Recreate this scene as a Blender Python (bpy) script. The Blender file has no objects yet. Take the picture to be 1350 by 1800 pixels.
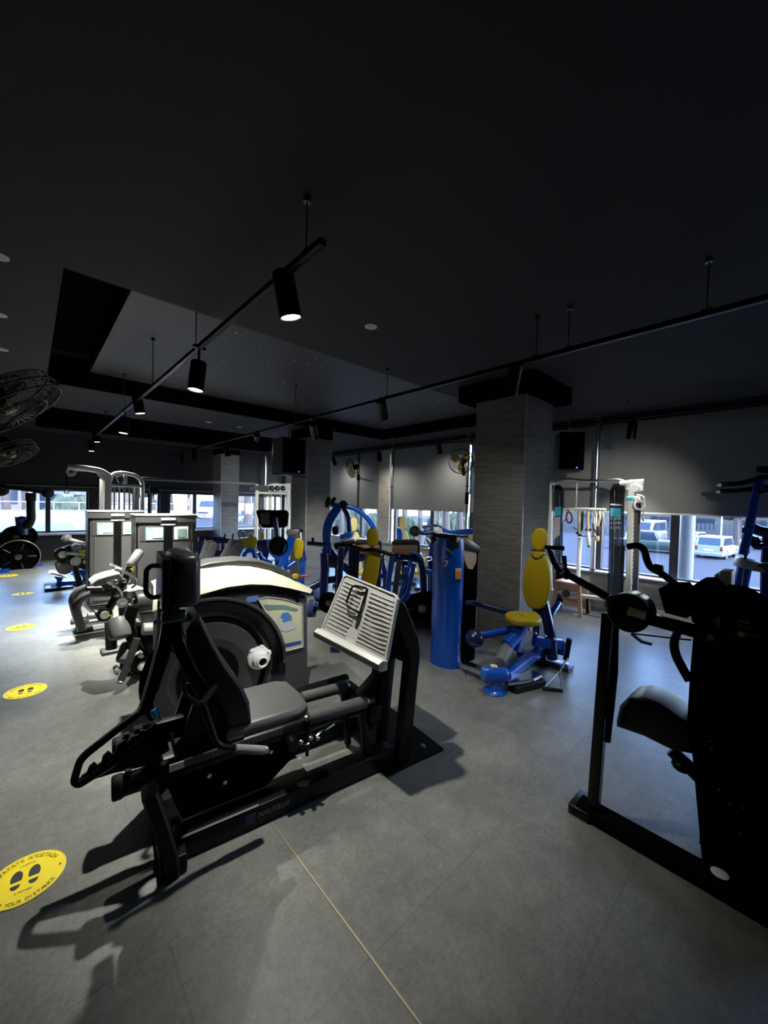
import bpy, bmesh, math, random
from mathutils import Vector as V, Matrix, Euler
random.seed(7)
SC = bpy.context.scene
COL = SC.collection
PI = math.pi
R = math.radians

# ------------------------------------------------------------------ camera (13 mm phone lens, level eye height)
FPX, CX, CY, HC = 678.0, 675.0, 900.0, 1.55
_yaw, _pit, _rol = R(42.7), R(-1.5), R(1.45)
FW = V((math.sin(_yaw)*math.cos(_pit), math.cos(_yaw)*math.cos(_pit), math.sin(_pit)))
_r0 = V((math.cos(_yaw), -math.sin(_yaw), 0)); _u0 = _r0.cross(FW)
RT = _r0*math.cos(_rol) + _u0*math.sin(_rol)
UP = -_r0*math.sin(_rol) + _u0*math.cos(_rol)
CAM = V((0, 0, HC))
cd = bpy.data.cameras.new('camera'); co = bpy.data.objects.new('camera', cd); COL.objects.link(co)
cd.sensor_fit = 'VERTICAL'; cd.sensor_height = 24.0; cd.lens = FPX/1800.0*24.0
cd.clip_start = 0.02; cd.clip_end = 300
M3 = Matrix((RT, UP, -FW)).transposed()
co.matrix_world = Matrix.Translation(CAM) @ M3.to_4x4()
SC.camera = co

class Frame:
    """A machine's own axes on the floor, with surveying helpers (sight line met with a plane of the machine)."""
    def __init__(s, x=0, y=0, deg=0, z=0):
        s.loc = V((x, y, z)); s.deg = deg
        a = R(deg); s.X = V((math.cos(a), math.sin(a), 0)); s.Y = V((-math.sin(a), math.cos(a), 0))
    def ray(s, u, v): return RT*(u-CX) - UP*(v-CY) + FW*FPX
    def loc_of(s, p):
        q = p - s.loc; return V((q.dot(s.X), q.dot(s.Y), q.z))
    def w(s, p): return s.loc + s.X*p[0] + s.Y*p[1] + V((0, 0, p[2]))
    def y(s, u, v, yy):
        d = s.ray(u, v); t = ((s.loc-CAM).dot(s.Y)+yy)/d.dot(s.Y); return s.loc_of(CAM+d*t)
    def x(s, u, v, xx):
        d = s.ray(u, v); t = ((s.loc-CAM).dot(s.X)+xx)/d.dot(s.X); return s.loc_of(CAM+d*t)
    def z(s, u, v, zz=0.0):
        d = s.ray(u, v); t = (s.loc.z+zz-HC)/d.z; return s.loc_of(CAM+d*t)
W = Frame()

# ------------------------------------------------------------------ materials
MATS = {}
def mat(name, col, rough=0.5, metal=0.0, spec=0.5, var=0.0, scale=8.0, bump=0.0, bscale=60.0, coat=0.0, emit=0.0):
    if name in MATS: return MATS[name]
    m = bpy.data.materials.new(name); m.use_nodes = True
    nt = m.node_tree; b = nt.nodes['Principled BSDF']
    b.inputs['Base Color'].default_value = (*col, 1); b.inputs['Roughness'].default_value = rough
    b.inputs['Metallic'].default_value = metal; b.inputs['Specular IOR Level'].default_value = spec
    b.inputs['Coat Weight'].default_value = coat
    tc = nt.nodes.new('ShaderNodeTexCoord')
    if var > 0:
        n = nt.nodes.new('ShaderNodeTexNoise'); n.inputs['Scale'].default_value = scale; n.inputs['Detail'].default_value = 4
        nt.links.new(tc.outputs['Object'], n.inputs['Vector'])
        r = nt.nodes.new('ShaderNodeMapRange'); r.inputs['To Min'].default_value = 1-var; r.inputs['To Max'].default_value = 1+var
        nt.links.new(n.outputs['Fac'], r.inputs['Value'])
        mx = nt.nodes.new('ShaderNodeMix'); mx.data_type = 'RGBA'; mx.blend_type = 'MULTIPLY'; mx.inputs[0].default_value = 1
        mx.inputs[6].default_value = (*col, 1); nt.links.new(r.outputs['Result'], mx.inputs[7])
        nt.links.new(mx.outputs[2], b.inputs['Base Color'])
    if bump > 0:
        n2 = nt.nodes.new('ShaderNodeTexNoise'); n2.inputs['Scale'].default_value = bscale
        nt.links.new(tc.outputs['Object'], n2.inputs['Vector'])
        bp = nt.nodes.new('ShaderNodeBump'); bp.inputs['Strength'].default_value = bump; bp.inputs['Distance'].default_value = 0.01
        nt.links.new(n2.outputs['Fac'], bp.inputs['Height']); nt.links.new(bp.outputs['Normal'], b.inputs['Normal'])
    if emit > 0:
        b.inputs['Emission Color'].default_value = (*col, 1); b.inputs['Emission Strength'].default_value = emit
    MATS[name] = m
    return m
def rgb(r, g, b):
    f = lambda c: (c/255/12.92) if c/255 <= 0.04045 else ((c/255+0.055)/1.055)**2.4
    return (f(r), f(g), f(b))

BLK = mat('black powder coated steel', (0.0028, 0.0028, 0.0031), 0.34, 0, 0.22, bump=0.05, bscale=400)
BLKG = mat('gloss black plastic', (0.003, 0.003, 0.0034), 0.24, 0, 0.28)
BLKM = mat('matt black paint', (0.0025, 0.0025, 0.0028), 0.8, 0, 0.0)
RUB = mat('black rubber', (0.006, 0.006, 0.006), 0.6, 0, 0.2, bump=0.2, bscale=300)
LEA = mat('black vinyl upholstery', (0.0045, 0.0045, 0.0045), 0.36, 0, 0.32, bump=0.12, bscale=260)
SEATG = mat('charcoal grey vinyl', (0.058, 0.058, 0.058), 0.40, 0, 0.5, bump=0.12, bscale=260)
GREYV = mat('mid grey vinyl', (0.11, 0.11, 0.107), 0.45, 0, 0.45, bump=0.1, bscale=260)
PALEV = mat('pale grey vinyl', (0.30, 0.30, 0.285), 0.45, 0, 0.45)
FOAM = mat('grey grip foam', (0.19, 0.19, 0.185), 0.8, 0, 0.2, bump=0.3, bscale=300)
CHR = mat('chrome', (0.72, 0.72, 0.72), 0.16, 1.0)
STL = mat('brushed steel', (0.52, 0.52, 0.51), 0.3, 1.0)
DSTL = mat('dark steel', (0.16, 0.16, 0.16), 0.35, 1.0)
ALU = mat('cast ribbed aluminium', (0.30, 0.30, 0.285), 0.55, 0.25, 0.35, var=0.15, scale=40, bump=0.2, bscale=200)
ALUW = mat('worn bright aluminium edge', (0.46, 0.46, 0.44), 0.42, 0.3, 0.4)
WHT = mat('white plastic', (0.72, 0.72, 0.70), 0.4)
CRM = mat('cream plastic shell', (0.56, 0.555, 0.385), 0.4, 0, 0.35)
GRYP = mat('grey plastic shell', (0.065, 0.065, 0.065), 0.42, 0, 0.4)
GRYD = mat('dark grey plastic shell', (0.045, 0.045, 0.046), 0.42, 0, 0.4)
SMK = mat('graphite smoked panel', (0.062, 0.064, 0.062), 0.35, 0, 0.4)
SILV = mat('silver powder coat', (0.74, 0.74, 0.70), 0.36, 0.15, 0.5)
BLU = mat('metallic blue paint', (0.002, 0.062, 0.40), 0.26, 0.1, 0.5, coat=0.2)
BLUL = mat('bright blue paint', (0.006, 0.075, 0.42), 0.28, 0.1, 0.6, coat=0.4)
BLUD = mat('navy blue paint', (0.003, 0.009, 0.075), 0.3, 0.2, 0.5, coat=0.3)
YEL = mat('yellow vinyl', (0.38, 0.28, 0.005), 0.5, 0, 0.35, bump=0.08, bscale=200)
YELP = mat('yellow floor vinyl', (0.86, 0.70, 0.015), 0.45, 0, 0.4)
YELK = mat('yellow plastic', (0.80, 0.62, 0.05), 0.4)
INK = mat('dark printed ink', (0.012, 0.012, 0.012), 0.55)
INKO = mat('olive brown printed ink', (0.20, 0.13, 0.005), 0.55)
BRN = mat('brown vinyl', (0.13, 0.075, 0.045), 0.5)
TAN = mat('tan suede panel', (0.30, 0.21, 0.15), 0.7)
ORG = mat('orange placard', (0.50, 0.20, 0.02), 0.5)
BEI = mat('beige moulded plastic', (0.52, 0.31, 0.20), 0.45)
CYA = mat('cyan foam grip', (0.02, 0.36, 0.60), 0.6)
PAP = mat('white printed sheet', (0.62, 0.64, 0.62), 0.5)
PAPB = mat('blue print', (0.05, 0.22, 0.55), 0.5)
PAPG = mat('green grey print', (0.17, 0.26, 0.24), 0.5)
GLOW = mat('lit lamp face', (1.0, 0.97, 0.90), 0.5, emit=14.0)
LED = mat('blue indicator led', (0.12, 0.08, 1.0), 0.5, emit=4.0)
PALEP = mat('white recessed trim', (0.60, 0.60, 0.57), 0.5)

def glass(name, tint=(1, 1, 1), refl=0.06):
    m = bpy.data.materials.new(name); m.use_nodes = True; nt = m.node_tree
    for n in list(nt.nodes): nt.nodes.remove(n)
    o = nt.nodes.new('ShaderNodeOutputMaterial'); t = nt.nodes.new('ShaderNodeBsdfTransparent'); t.inputs[0].default_value = (*tint, 1)
    g = nt.nodes.new('ShaderNodeBsdfGlossy'); g.inputs['Roughness'].default_value = 0.02
    x = nt.nodes.new('ShaderNodeMixShader'); x.inputs[0].default_value = refl
    nt.links.new(t.outputs[0], x.inputs[1]); nt.links.new(g.outputs[0], x.inputs[2]); nt.links.new(x.outputs[0], o.inputs['Surface'])
    return m
GLASS = glass('clear window glass', (0.97, 0.99, 1.0), 0.04)
SMOKE = glass('smoked acrylic', (0.30, 0.31, 0.33), 0.10)
ACRY = glass('clear acrylic shield', (0.80, 0.82, 0.84), 0.10)

# ------------------------------------------------------------------ mesh builder
def basis(d, up=V((0, 0, 1))):
    d = d.normalized()
    if abs(d.dot(up)) > 0.98: up = V((1, 0, 0)) if abs(d.x) < 0.9 else V((0, 1, 0))
    s = d.cross(up).normalized(); return s, s.cross(d).normalized()
def smooth_path(pts, sub=6, closed=False):
    P = [V(p) for p in pts]; n = len(P); out = []
    rng = range(n) if closed else range(n-1)
    for i in rng:
        p0 = P[(i-1) % n] if (closed or i > 0) else P[0]*2-P[1]
        p1 = P[i]; p2 = P[(i+1) % n]
        p3 = P[(i+2) % n] if (closed or i+2 < n) else P[-1]*2-P[-2]
        for k in range(sub):
            t = k/sub
            out.append(0.5*((2*p1)+(p2-p0)*t+(2*p0-5*p1+4*p2-p3)*t*t+(3*p1-p0-3*p2+p3)*t**3))
    if not closed: out.append(P[-1])
    return out
def fillet(pts, r=0.05, sub=5):
    P = [V(p) for p in pts]; out = [P[0]]
    for i in range(1, len(P)-1):
        a, b, c = P[i-1], P[i], P[i+1]
        la, lc = (a-b).length, (c-b).length
        k = min(r, la*0.45, lc*0.45)
        s, e = b+(a-b).normalized()*k, b+(c-b).normalized()*k
        for j in range(sub+1):
            t = j/sub; out.append(s*(1-t)**2+b*2*t*(1-t)+e*t*t)
    out.append(P[-1]); return out

class MB:
    def __init__(s): s.bm = bmesh.new()
    def mesh(s, verts, faces):
        vs = [s.bm.verts.new(v) for v in verts]
        for f in faces:
            try: s.bm.faces.new([vs[i] for i in f])
            except ValueError: pass
        return s
    def box(s, c, size, rot=None, bev=0.0):
        b = bmesh.new(); bmesh.ops.create_cube(b, size=1)
        for v in b.verts: v.co = V((v.co.x*size[0], v.co.y*size[1], v.co.z*size[2]))
        if bev > 0: bmesh.ops.bevel(b, geom=b.edges[:], offset=min(bev, min(size)*0.45), segments=3, profile=0.5, affect='EDGES')
        if rot is not None:
            m = rot if isinstance(rot, Matrix) else Euler(rot).to_matrix()
            for v in b.verts: v.co = m @ v.co
        for v in b.verts: v.co += V(c)
        return s._add(b)
    def _add(s, b):
        b.verts.ensure_lookup_table(); mp = {}
        for v in b.verts: mp[v] = s.bm.verts.new(v.co)
        for f in b.faces:
            try: s.bm.faces.new([mp[v] for v in f.verts])
            except ValueError: pass
        b.free(); return s
    def beam(s, p, q, w, h, up=V((0, 0, 1)), bev=0.006):
        p, q = V(p), V(q); d = q-p; a, u = basis(d, V(up)); m = Matrix((a, d.normalized(), u)).transposed()
        return s.box((p+q)/2, (w, d.length, h), m, bev)
    def sweep(s, pts, prof, up=V((0, 0, 1)), closed=False, cap=True):
        P = [V(p) for p in pts]; n = len(P); rings = []
        nrm = V(up)
        for i in range(n):
            if closed: t = P[(i+1) % n]-P[i-1]
            else: t = P[min(i+1, n-1)]-P[max(i-1, 0)]
            a, u = basis(t, nrm)
            pr = prof(i/(n-1)) if callable(prof) else prof
            rings.append([s.bm.verts.new(P[i]+a*x+u*y) for x, y in pr])
        m = len(rings[0])
        for i in range(n if closed else n-1):
            A, B = rings[i], rings[(i+1) % n]
            for k in range(m):
                try: s.bm.faces.new((A[k], A[(k+1) % m], B[(k+1) % m], B[k]))
                except ValueError: pass
        if cap and not closed:
            s.bm.faces.new(rings[0][::-1]); s.bm.faces.new(rings[-1])
        return s
    def tube(s, pts, r, n=10, closed=False, rad=0.0, sub=5, up=V((0, 0, 1))):
        """round tube; rad > 0 rounds the bends"""
        P = fillet(pts, rad, sub) if rad > 0 and not closed else [V(p) for p in pts]
        # parallel-transport frame
        rings = []; N = len(P); t0 = (P[1]-P[0]).normalized(); a, u = basis(t0, V(up))
        for i in range(N):
            t = ((P[(i+1) % N]-P[i-1]) if closed else (P[min(i+1, N-1)]-P[max(i-1, 0)])).normalized()
            a = (a-t*a.dot(t)).normalized(); u = t.cross(a)
            rr = r(i/(N-1)) if callable(r) else r
            rings.append([s.bm.verts.new(P[i]+(a*math.cos(2*PI*k/n)+u*math.sin(2*PI*k/n))*rr) for k in range(n)])
        for i in range(N if closed else N-1):
            A, B = rings[i], rings[(i+1) % N]
            for k in range(n):
                try: s.bm.faces.new((A[k], A[(k+1) % n], B[(k+1) % n], B[k]))
                except ValueError: pass
        if not closed:
            s.bm.faces.new(rings[0][::-1]); s.bm.faces.new(rings[-1])
        return s
    def bar(s, pts, w, h, up=V((0, 0, 1)), rad=0.0, closed=False):
        """rectangular section along a path"""
        P = fillet(pts, rad) if rad > 0 and not closed else [V(p) for p in pts]
        a, b = w/2, h/2; c = min(a, b)*0.3
        return s.sweep(P, [(-a+c, -b), (a-c, -b), (a, -b+c), (a, b-c), (a-c, b), (-a+c, b), (-a, b-c), (-a, -b+c)], up, closed)
    def cyl(s, p, q, r, r2=None, n=20):
        p, q = V(p), V(q); return s.tube([p, q], (lambda t: r+(r2-r)*t) if r2 is not None else r, n)
    def rod(s, p, q, r, bev=0.3, n=20):
        """cylinder with rounded rims"""
        p, q = V(p), V(q); L = (q-p).length; d = (q-p)/L; k = min(r*bev, L*0.45)
        return s.tube([p, p+d*k*0.3, p+d*k, q-d*k, q-d*k*0.3, q],
                      lambda t, r=r, k=k: {0: r-k, 1: r-k*0.3, 2: r, 3: r, 4: r-k*0.3, 5: r-k}[round(t*5)], n)
    def lathe(s, o, ax, prof, n=28):
        o = V(o); ax = V(ax).normalized(); a, u = basis(ax); rings = []
        for r, z in prof:
            if r < 1e-5: rings.append([s.bm.verts.new(o+ax*z)]); continue
            rings.append([s.bm.verts.new(o+ax*z+(a*math.cos(2*PI*k/n)+u*math.sin(2*PI*k/n))*r) for k in range(n)])
        for A, B in zip(rings, rings[1:]):
            for k in range(n):
                f = [A[k % len(A)], A[(k+1) % len(A)], B[(k+1) % len(B)], B[k % len(B)]]
                f = list(dict.fromkeys(f))
                if len(f) > 2:
                    try: s.bm.faces.new(f)
                    except ValueError: pass
        return s
    def prism(s, poly, vec, bev=0.0, seg=3):
        """polygon (3-D points in one plane) extruded by vec, edges rounded by bev"""
        b = bmesh.new(); vec = V(vec)
        A = [b.verts.new(V(p)) for p in poly]; B = [b.verts.new(V(p)+vec) for p in poly]; n = len(poly)
        b.faces.new(A[::-1]); b.faces.new(B)
        for i in range(n): b.faces.new((A[i], A[(i+1) % n], B[(i+1) % n], B[i]))
        bmesh.ops.recalc_face_normals(b, faces=b.faces[:])
        if bev > 0:
            ed = [e for e in b.edges if any(len(f.verts) == n and n != 4 or f in () for f in e.link_faces)] if n > 4 else b.edges[:]
            bmesh.ops.bevel(b, geom=ed, offset=bev, segments=seg, profile=0.5, affect='EDGES', clamp_overlap=True)
        return s._add(b)
    def ell(s, c, r, rot=None, n=2):
        b = bmesh.new(); bmesh.ops.create_icosphere(b, subdivisions=n, radius=1)
        for v in b.verts:
            v.co = V((v.co.x*r[0], v.co.y*r[1], v.co.z*r[2]))
            if rot is not None: v.co = (rot if isinstance(rot, Matrix) else Euler(rot).to_matrix()) @ v.co
            v.co += V(c)
        return s._add(b)
    def ring(s, c, ax, R1, r, n=36, m=8, a0=0, a1=360):
        c = V(c); a, u = basis(V(ax)); full = abs(a1-a0) >= 360
        k = n if full else n+1
        pts = [c+(a*math.cos(R(a0+(a1-a0)*i/n))+u*math.sin(R(a0+(a1-a0)*i/n)))*R1 for i in range(k)]
        return s.tube(pts, r, m, closed=full)
    def build(s, name, m, parent=None, smooth=True, angle=38):
        bm = s.bm; bmesh.ops.recalc_face_normals(bm, faces=bm.faces[:])
        for f in bm.faces: f.smooth = smooth
        if smooth:
            ca = R(angle)
            for e in bm.edges:
                if len(e.link_faces) == 2 and e.calc_face_angle(0) > ca: e.smooth = False
        me = bpy.data.meshes.new(name); bm.to_mesh(me); bm.free()
        o = bpy.data.objects.new(name, me); COL.objects.link(o)
        if m is not None: me.materials.append(m)
        if parent is not None: o.parent = parent
        return o

def tag(o, label=None, cat=None, group=None, kind=None):
    if label: o['label'] = label
    if cat: o['category'] = cat
    if group: o['group'] = group
    if kind: o['kind'] = kind
    return o
def thing(name, label, cat, fr=None, group=None, loc=None, rot=None):
    o = bpy.data.objects.new(name, None); COL.objects.link(o); o.empty_display_size = 0.1
    if fr is not None: o.location = fr.loc; o.rotation_euler = (0, 0, R(fr.deg))
    if loc is not None: o.location = loc
    if rot is not None: o.rotation_euler = rot
    return tag(o, label, cat, group)
def kids(o): return [c for c in COL.objects if c.parent == o]
def dup(root, loc=None, rot=None, label=None):
    r = root.copy(); COL.objects.link(r)
    if loc is not None: r.location = loc
    if rot is not None: r.rotation_euler = rot
    if label: r['label'] = label
    for ch in kids(root):
        c = ch.copy(); COL.objects.link(c); c.parent = r
        for g in kids(ch):
            d = g.copy(); COL.objects.link(d); d.parent = c
    return r
def struct(o): o['kind'] = 'structure'; return o

def text(name, body, size, origin, xd, yd, m, parent=None, ext=0.0006, align='CENTER', shear=0.0, bold=0.0):
    """lettering as a thin mesh; xd = reading direction, yd = up direction"""
    cu = bpy.data.curves.new(name, 'FONT'); cu.body = body; cu.size = size; cu.extrude = ext; cu.align_x = align; cu.align_y = 'CENTER'
    cu.resolution_u = 3; cu.shear = shear; cu.offset = bold
    t = bpy.data.objects.new(name, cu); COL.objects.link(t)
    dg = bpy.context.evaluated_depsgraph_get(); me = bpy.data.meshes.new_from_object(t.evaluated_get(dg))
    COL.objects.unlink(t); bpy.data.objects.remove(t); bpy.data.curves.remove(cu)
    xd = V(xd).normalized(); yd = V(yd).normalized(); zd = xd.cross(yd)
    mt = Matrix((xd, yd, zd)).transposed()
    for v in me.vertices: v.co = mt @ v.co + V(origin)
    me.materials.clear(); me.materials.append(m)
    o = bpy.data.objects.new(name, me); COL.objects.link(o)
    if parent is not None: o.parent = parent
    return o
# ------------------------------------------------------------------ the room
XL, XR, YB, YF, ZC = -1.9, 6.5, -2.6, 11.8, 2.95

def floor_mat():
    m = bpy.data.materials.new('dark grey slate look rubber tiles'); m.use_nodes = True; nt = m.node_tree; b = nt.nodes['Principled BSDF']
    tc = nt.nodes.new('ShaderNodeTexCoord')
    def noise(s, d, r=0.6):
        n = nt.nodes.new('ShaderNodeTexNoise'); n.inputs['Scale'].default_value = s; n.inputs['Detail'].default_value = d
        n.inputs['Roughness'].default_value = r; nt.links.new(tc.outputs['Object'], n.inputs['Vector']); return n
    n1, n2, n3 = noise(2.2, 8), noise(60, 3), noise(14, 6, 0.75)
    mp = nt.nodes.new('ShaderNodeMapping'); mp.inputs['Location'].default_value = (-0.86, 0.06, 0)
    nt.links.new(tc.outputs['Object'], mp.inputs['Vector'])
    br = nt.nodes.new('ShaderNodeTexBrick'); br.offset = 0.5; br.inputs['Scale'].default_value = 1.0
    br.inputs['Brick Width'].default_value = 1.0; br.inputs['Row Height'].default_value = 0.5; br.inputs['Mortar Size'].default_value = 0.003
    br.inputs['Color1'].default_value = (0.95, 0.95, 0.95, 1); br.inputs['Color2'].default_value = (1.06, 1.06, 1.06, 1); br.inputs['Mortar'].default_value = (0.78, 0.78, 0.78, 1)
    nt.links.new(mp.outputs[0], br.inputs['Vector'])
    r1 = nt.nodes.new('ShaderNodeValToRGB'); e = r1.color_ramp.elements
    e[0].position = 0.3; e[0].color = (0.092, 0.094, 0.086, 1); e[1].position = 0.75; e[1].color = (0.165, 0.167, 0.152, 1)
    nt.links.new(n1.outputs['Fac'], r1.inputs['Fac'])
    def mul(a, bb, lo, hi):
        r = nt.nodes.new('ShaderNodeMapRange'); r.inputs['From Min'].default_value = 0.3; r.inputs['From Max'].default_value = 0.6
        r.inputs['To Min'].default_value = lo; r.inputs['To Max'].default_value = hi; nt.links.new(bb, r.inputs['Value'])
        x = nt.nodes.new('ShaderNodeMix'); x.data_type = 'RGBA'; x.blend_type = 'MULTIPLY'; x.inputs[0].default_value = 1
        nt.links.new(a, x.inputs[6]); nt.links.new(r.outputs[0], x.inputs[7]); return x.outputs[2]
    c = mul(r1.outputs[0], n2.outputs['Fac'], 0.86, 1.14); c = mul(c, n3.outputs['Fac'], 0.84, 1.18)
    x = nt.nodes.new('ShaderNodeMix'); x.data_type = 'RGBA'; x.blend_type = 'MULTIPLY'; x.inputs[0].default_value = 1
    nt.links.new(c, x.inputs[6]); nt.links.new(br.outputs['Color'], x.inputs[7]); nt.links.new(x.outputs[2], b.inputs['Base Color'])
    b.inputs['Roughness'].default_value = 0.36; b.inputs['Specular IOR Level'].default_value = 0.6
    bp = nt.nodes.new('ShaderNodeBump'); bp.inputs['Strength'].default_value = 0.22; bp.inputs['Distance'].default_value = 0.006
    nt.links.new(n3.outputs['Fac'], bp.inputs['Height']); nt.links.new(bp.outputs[0], b.inputs['Normal'])
    return m
def ledge_mat(name, c1, c2, rough=0.75):
    """thin stacked ledge stone"""
    m = bpy.data.materials.new(name); m.use_nodes = True; nt = m.node_tree; b = nt.nodes['Principled BSDF']
    tc = nt.nodes.new('ShaderNodeTexCoord'); sp = nt.nodes.new('ShaderNodeSeparateXYZ'); nt.links.new(tc.outputs['Object'], sp.inputs[0])
    ad = nt.nodes.new('ShaderNodeMath'); ad.operation = 'ADD'; nt.links.new(sp.outputs[0], ad.inputs[0]); nt.links.new(sp.outputs[1], ad.inputs[1])
    cb = nt.nodes.new('ShaderNodeCombineXYZ'); nt.links.new(ad.outputs[0], cb.inputs[0]); nt.links.new(sp.outputs[2], cb.inputs[1])
    wn = nt.nodes.new('ShaderNodeTexNoise'); wn.inputs['Scale'].default_value = 6; nt.links.new(cb.outputs[0], wn.inputs['Vector'])
    va = nt.nodes.new('ShaderNodeVectorMath'); va.operation = 'MULTIPLY_ADD'; va.inputs[1].default_value = (0.03, 0.02, 0)
    nt.links.new(wn.outputs['Color'], va.inputs[0]); nt.links.new(cb.outputs[0], va.inputs[2])
    br = nt.nodes.new('ShaderNodeTexBrick'); br.inputs['Scale'].default_value = 1; br.inputs['Brick Width'].default_value = 0.19
    br.inputs['Row Height'].default_value = 0.021; br.inputs['Mortar Size'].default_value = 0.0016; br.inputs['Mortar Smooth'].default_value = 0.6
    br.inputs['Color1'].default_value = (*c1, 1); br.inputs['Color2'].default_value = (*c2, 1); br.inputs['Mortar'].default_value = tuple(k*0.35 for k in c1)+(1,)
    nt.links.new(va.outputs[0], br.inputs['Vector']); nt.links.new(br.outputs['Color'], b.inputs['Base Color'])
    b.inputs['Roughness'].default_value = rough; b.inputs['Specular IOR Level'].default_value = 0.3
    no = nt.nodes.new('ShaderNodeTexNoise'); no.inputs['Scale'].default_value = 45; nt.links.new(tc.outputs['Object'], no.inputs['Vector'])
    h = nt.nodes.new('ShaderNodeMix'); h.data_type = 'RGBA'; h.blend_type = 'ADD'; h.inputs[0].default_value = 0.5
    nt.links.new(br.outputs['Color'], h.inputs[6]); nt.links.new(no.outputs['Fac'], h.inputs[7])
    bp = nt.nodes.new('ShaderNodeBump'); bp.inputs['Strength'].default_value = 0.8; bp.inputs['Distance'].default_value = 0.012
    nt.links.new(h.outputs[2], bp.inputs['Height']); nt.links.new(bp.outputs[0], b.inputs['Normal'])
    return m
FLO = floor_mat()
LEDG = ledge_mat('grey ledge stone', (0.13, 0.127, 0.122), (0.195, 0.19, 0.18))
LEDB = ledge_mat('beige ledge stone', (0.36, 0.33, 0.27), (0.50, 0.46, 0.375))
CEIL = mat('charcoal ceiling paint', (0.034, 0.034, 0.035), 0.8, 0, 0.2, var=0.1, scale=3)
CEIP = mat('graphite ceiling panel', (0.042, 0.042, 0.043), 0.5, 0, 0.4, var=0.12, scale=5)
WALD = mat('dark charcoal wall paint', (0.022, 0.022, 0.024), 0.75, 0, 0.25, var=0.1, scale=3)
BLIND = mat('grey roller blind cloth', (0.20, 0.20, 0.197), 0.85, 0, 0.1)
def _translucent(m, col, f):
    nt = m.node_tree; b = nt.nodes['Principled BSDF']; o = [n for n in nt.nodes if n.type == 'OUTPUT_MATERIAL'][0]
    tr = nt.nodes.new('ShaderNodeBsdfTranslucent'); tr.inputs[0].default_value = (*col, 1); mx = nt.nodes.new('ShaderNodeMixShader'); mx.inputs[0].default_value = f
    nt.links.new(b.outputs[0], mx.inputs[1]); nt.links.new(tr.outputs[0], mx.inputs[2]); nt.links.new(mx.outputs[0], o.inputs['Surface'])
_translucent(BLIND, (.36, .335, .285), .10)
FRM = mat('dark window frame', (0.012, 0.012, 0.018), 0.4)
SILL = mat('pale window sill', (0.55, 0.55, 0.54), 0.5)

struct(MB().box(((XL+XR)/2, (YB+YF)/2, -0.05), (XR-XL+0.4, YF-YB+0.4, 0.1)).build('floor', FLO))
tag(MB().box((0.858, 0.29, 0.001), (0.007, 2.85, 0.003)).build('floor_joint_strip', mat('brass joint strip', (0.42, 0.36, 0.24), 0.35, 0.7)),
    'thin pale metal joint strip set in the floor in front of the leg press', 'floor strip')
# ceiling: solid slabs round two recesses
RX0, RX1, RY0, RY1 = 0.16, 5.9, 3.16, 6.5           # large recess
SX0, SX1, SY0, SY1 = 0.10, 5.2, 8.3, 11.0             # second recess further back
c = MB(); T = 0.5
def slab(x0, x1, y0, y1, z0=ZC, z1=ZC+T): c.box(((x0+x1)/2, (y0+y1)/2, (z0+z1)/2), (x1-x0, y1-y0, z1-z0))
slab(XL-.2, XR+.2, YB-.2, RY0); slab(XL-.2, RX0, RY0, RY1); slab(RX1, XR+.2, RY0, RY1)
slab(XL-.2, XR+.2, RY1, SY0); slab(XL-.2, SX0, SY0, SY1); slab(SX1, XR+.2, SY0, SY1); slab(XL-.2, XR+.2, SY1, YF+.2)
struct(c.build('ceiling', CEIL, smooth=False))
c = MB(); slab(RX0-.02, XR, RY0-.02, RY1+.02, ZC+T-.06, ZC+T+.05); slab(SX0-.02, SX1+.02, SY0-.02, SY1+.02, ZC+.34, ZC+.5)
struct(c.build('ceiling_recess', BLKM, smooth=False))
# black painted edge of the recesses
c = MB()
for (x0, x1, y0, y1) in ((RX0, RX1, RY0, RY1), (SX0, SX1, SY0, SY1)):
    t = 0.012; zz = (ZC+0.006, ZC+0.36)
    slab(x0, x1, y0, y0+t, *zz); slab(x0, x1, y1-t, y1, *zz); slab(x0, x0+t, y0, y1, *zz); slab(x1-t, x1, y0, y1, *zz)
struct(c.build('trim_recess', BLKM, smooth=False))
c = MB(); slab(0.60, RX1-0.012, RY0+0.012, RY1-0.012, ZC+0.225, ZC+0.30); struct(c.build('ceiling_panel', CEIP, smooth=False))
c = MB()
for i in range(95):
    x = random.uniform(0.9, 5.6); y = random.uniform(RY0+0.25, RY1-0.3); r = random.uniform(0.006, 0.013)
    c.cyl((x, y, ZC+0.226), (x, y, ZC+0.221), r, n=8)
tag(c.build('ceiling_fibre_light', mat('unlit fibre tip', (0.5, 0.5, 0.48), 0.5)), 'scatter of tiny pale fibre light tips in the dark ceiling panel', 'ceiling lights', kind='stuff')

# left and back wall (out of the picture)
struct(MB().box((XL-.1, (YB+YF)/2, 1.5), (.2, YF-YB+.4, 3.0)).build('wall_left', WALD, smooth=False))
struct(MB().box(((XL+XR)/2, YB-.1, 1.5), (XR-XL+.4, .2, 3.0)).build('wall_back', WALD, smooth=False))
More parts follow.
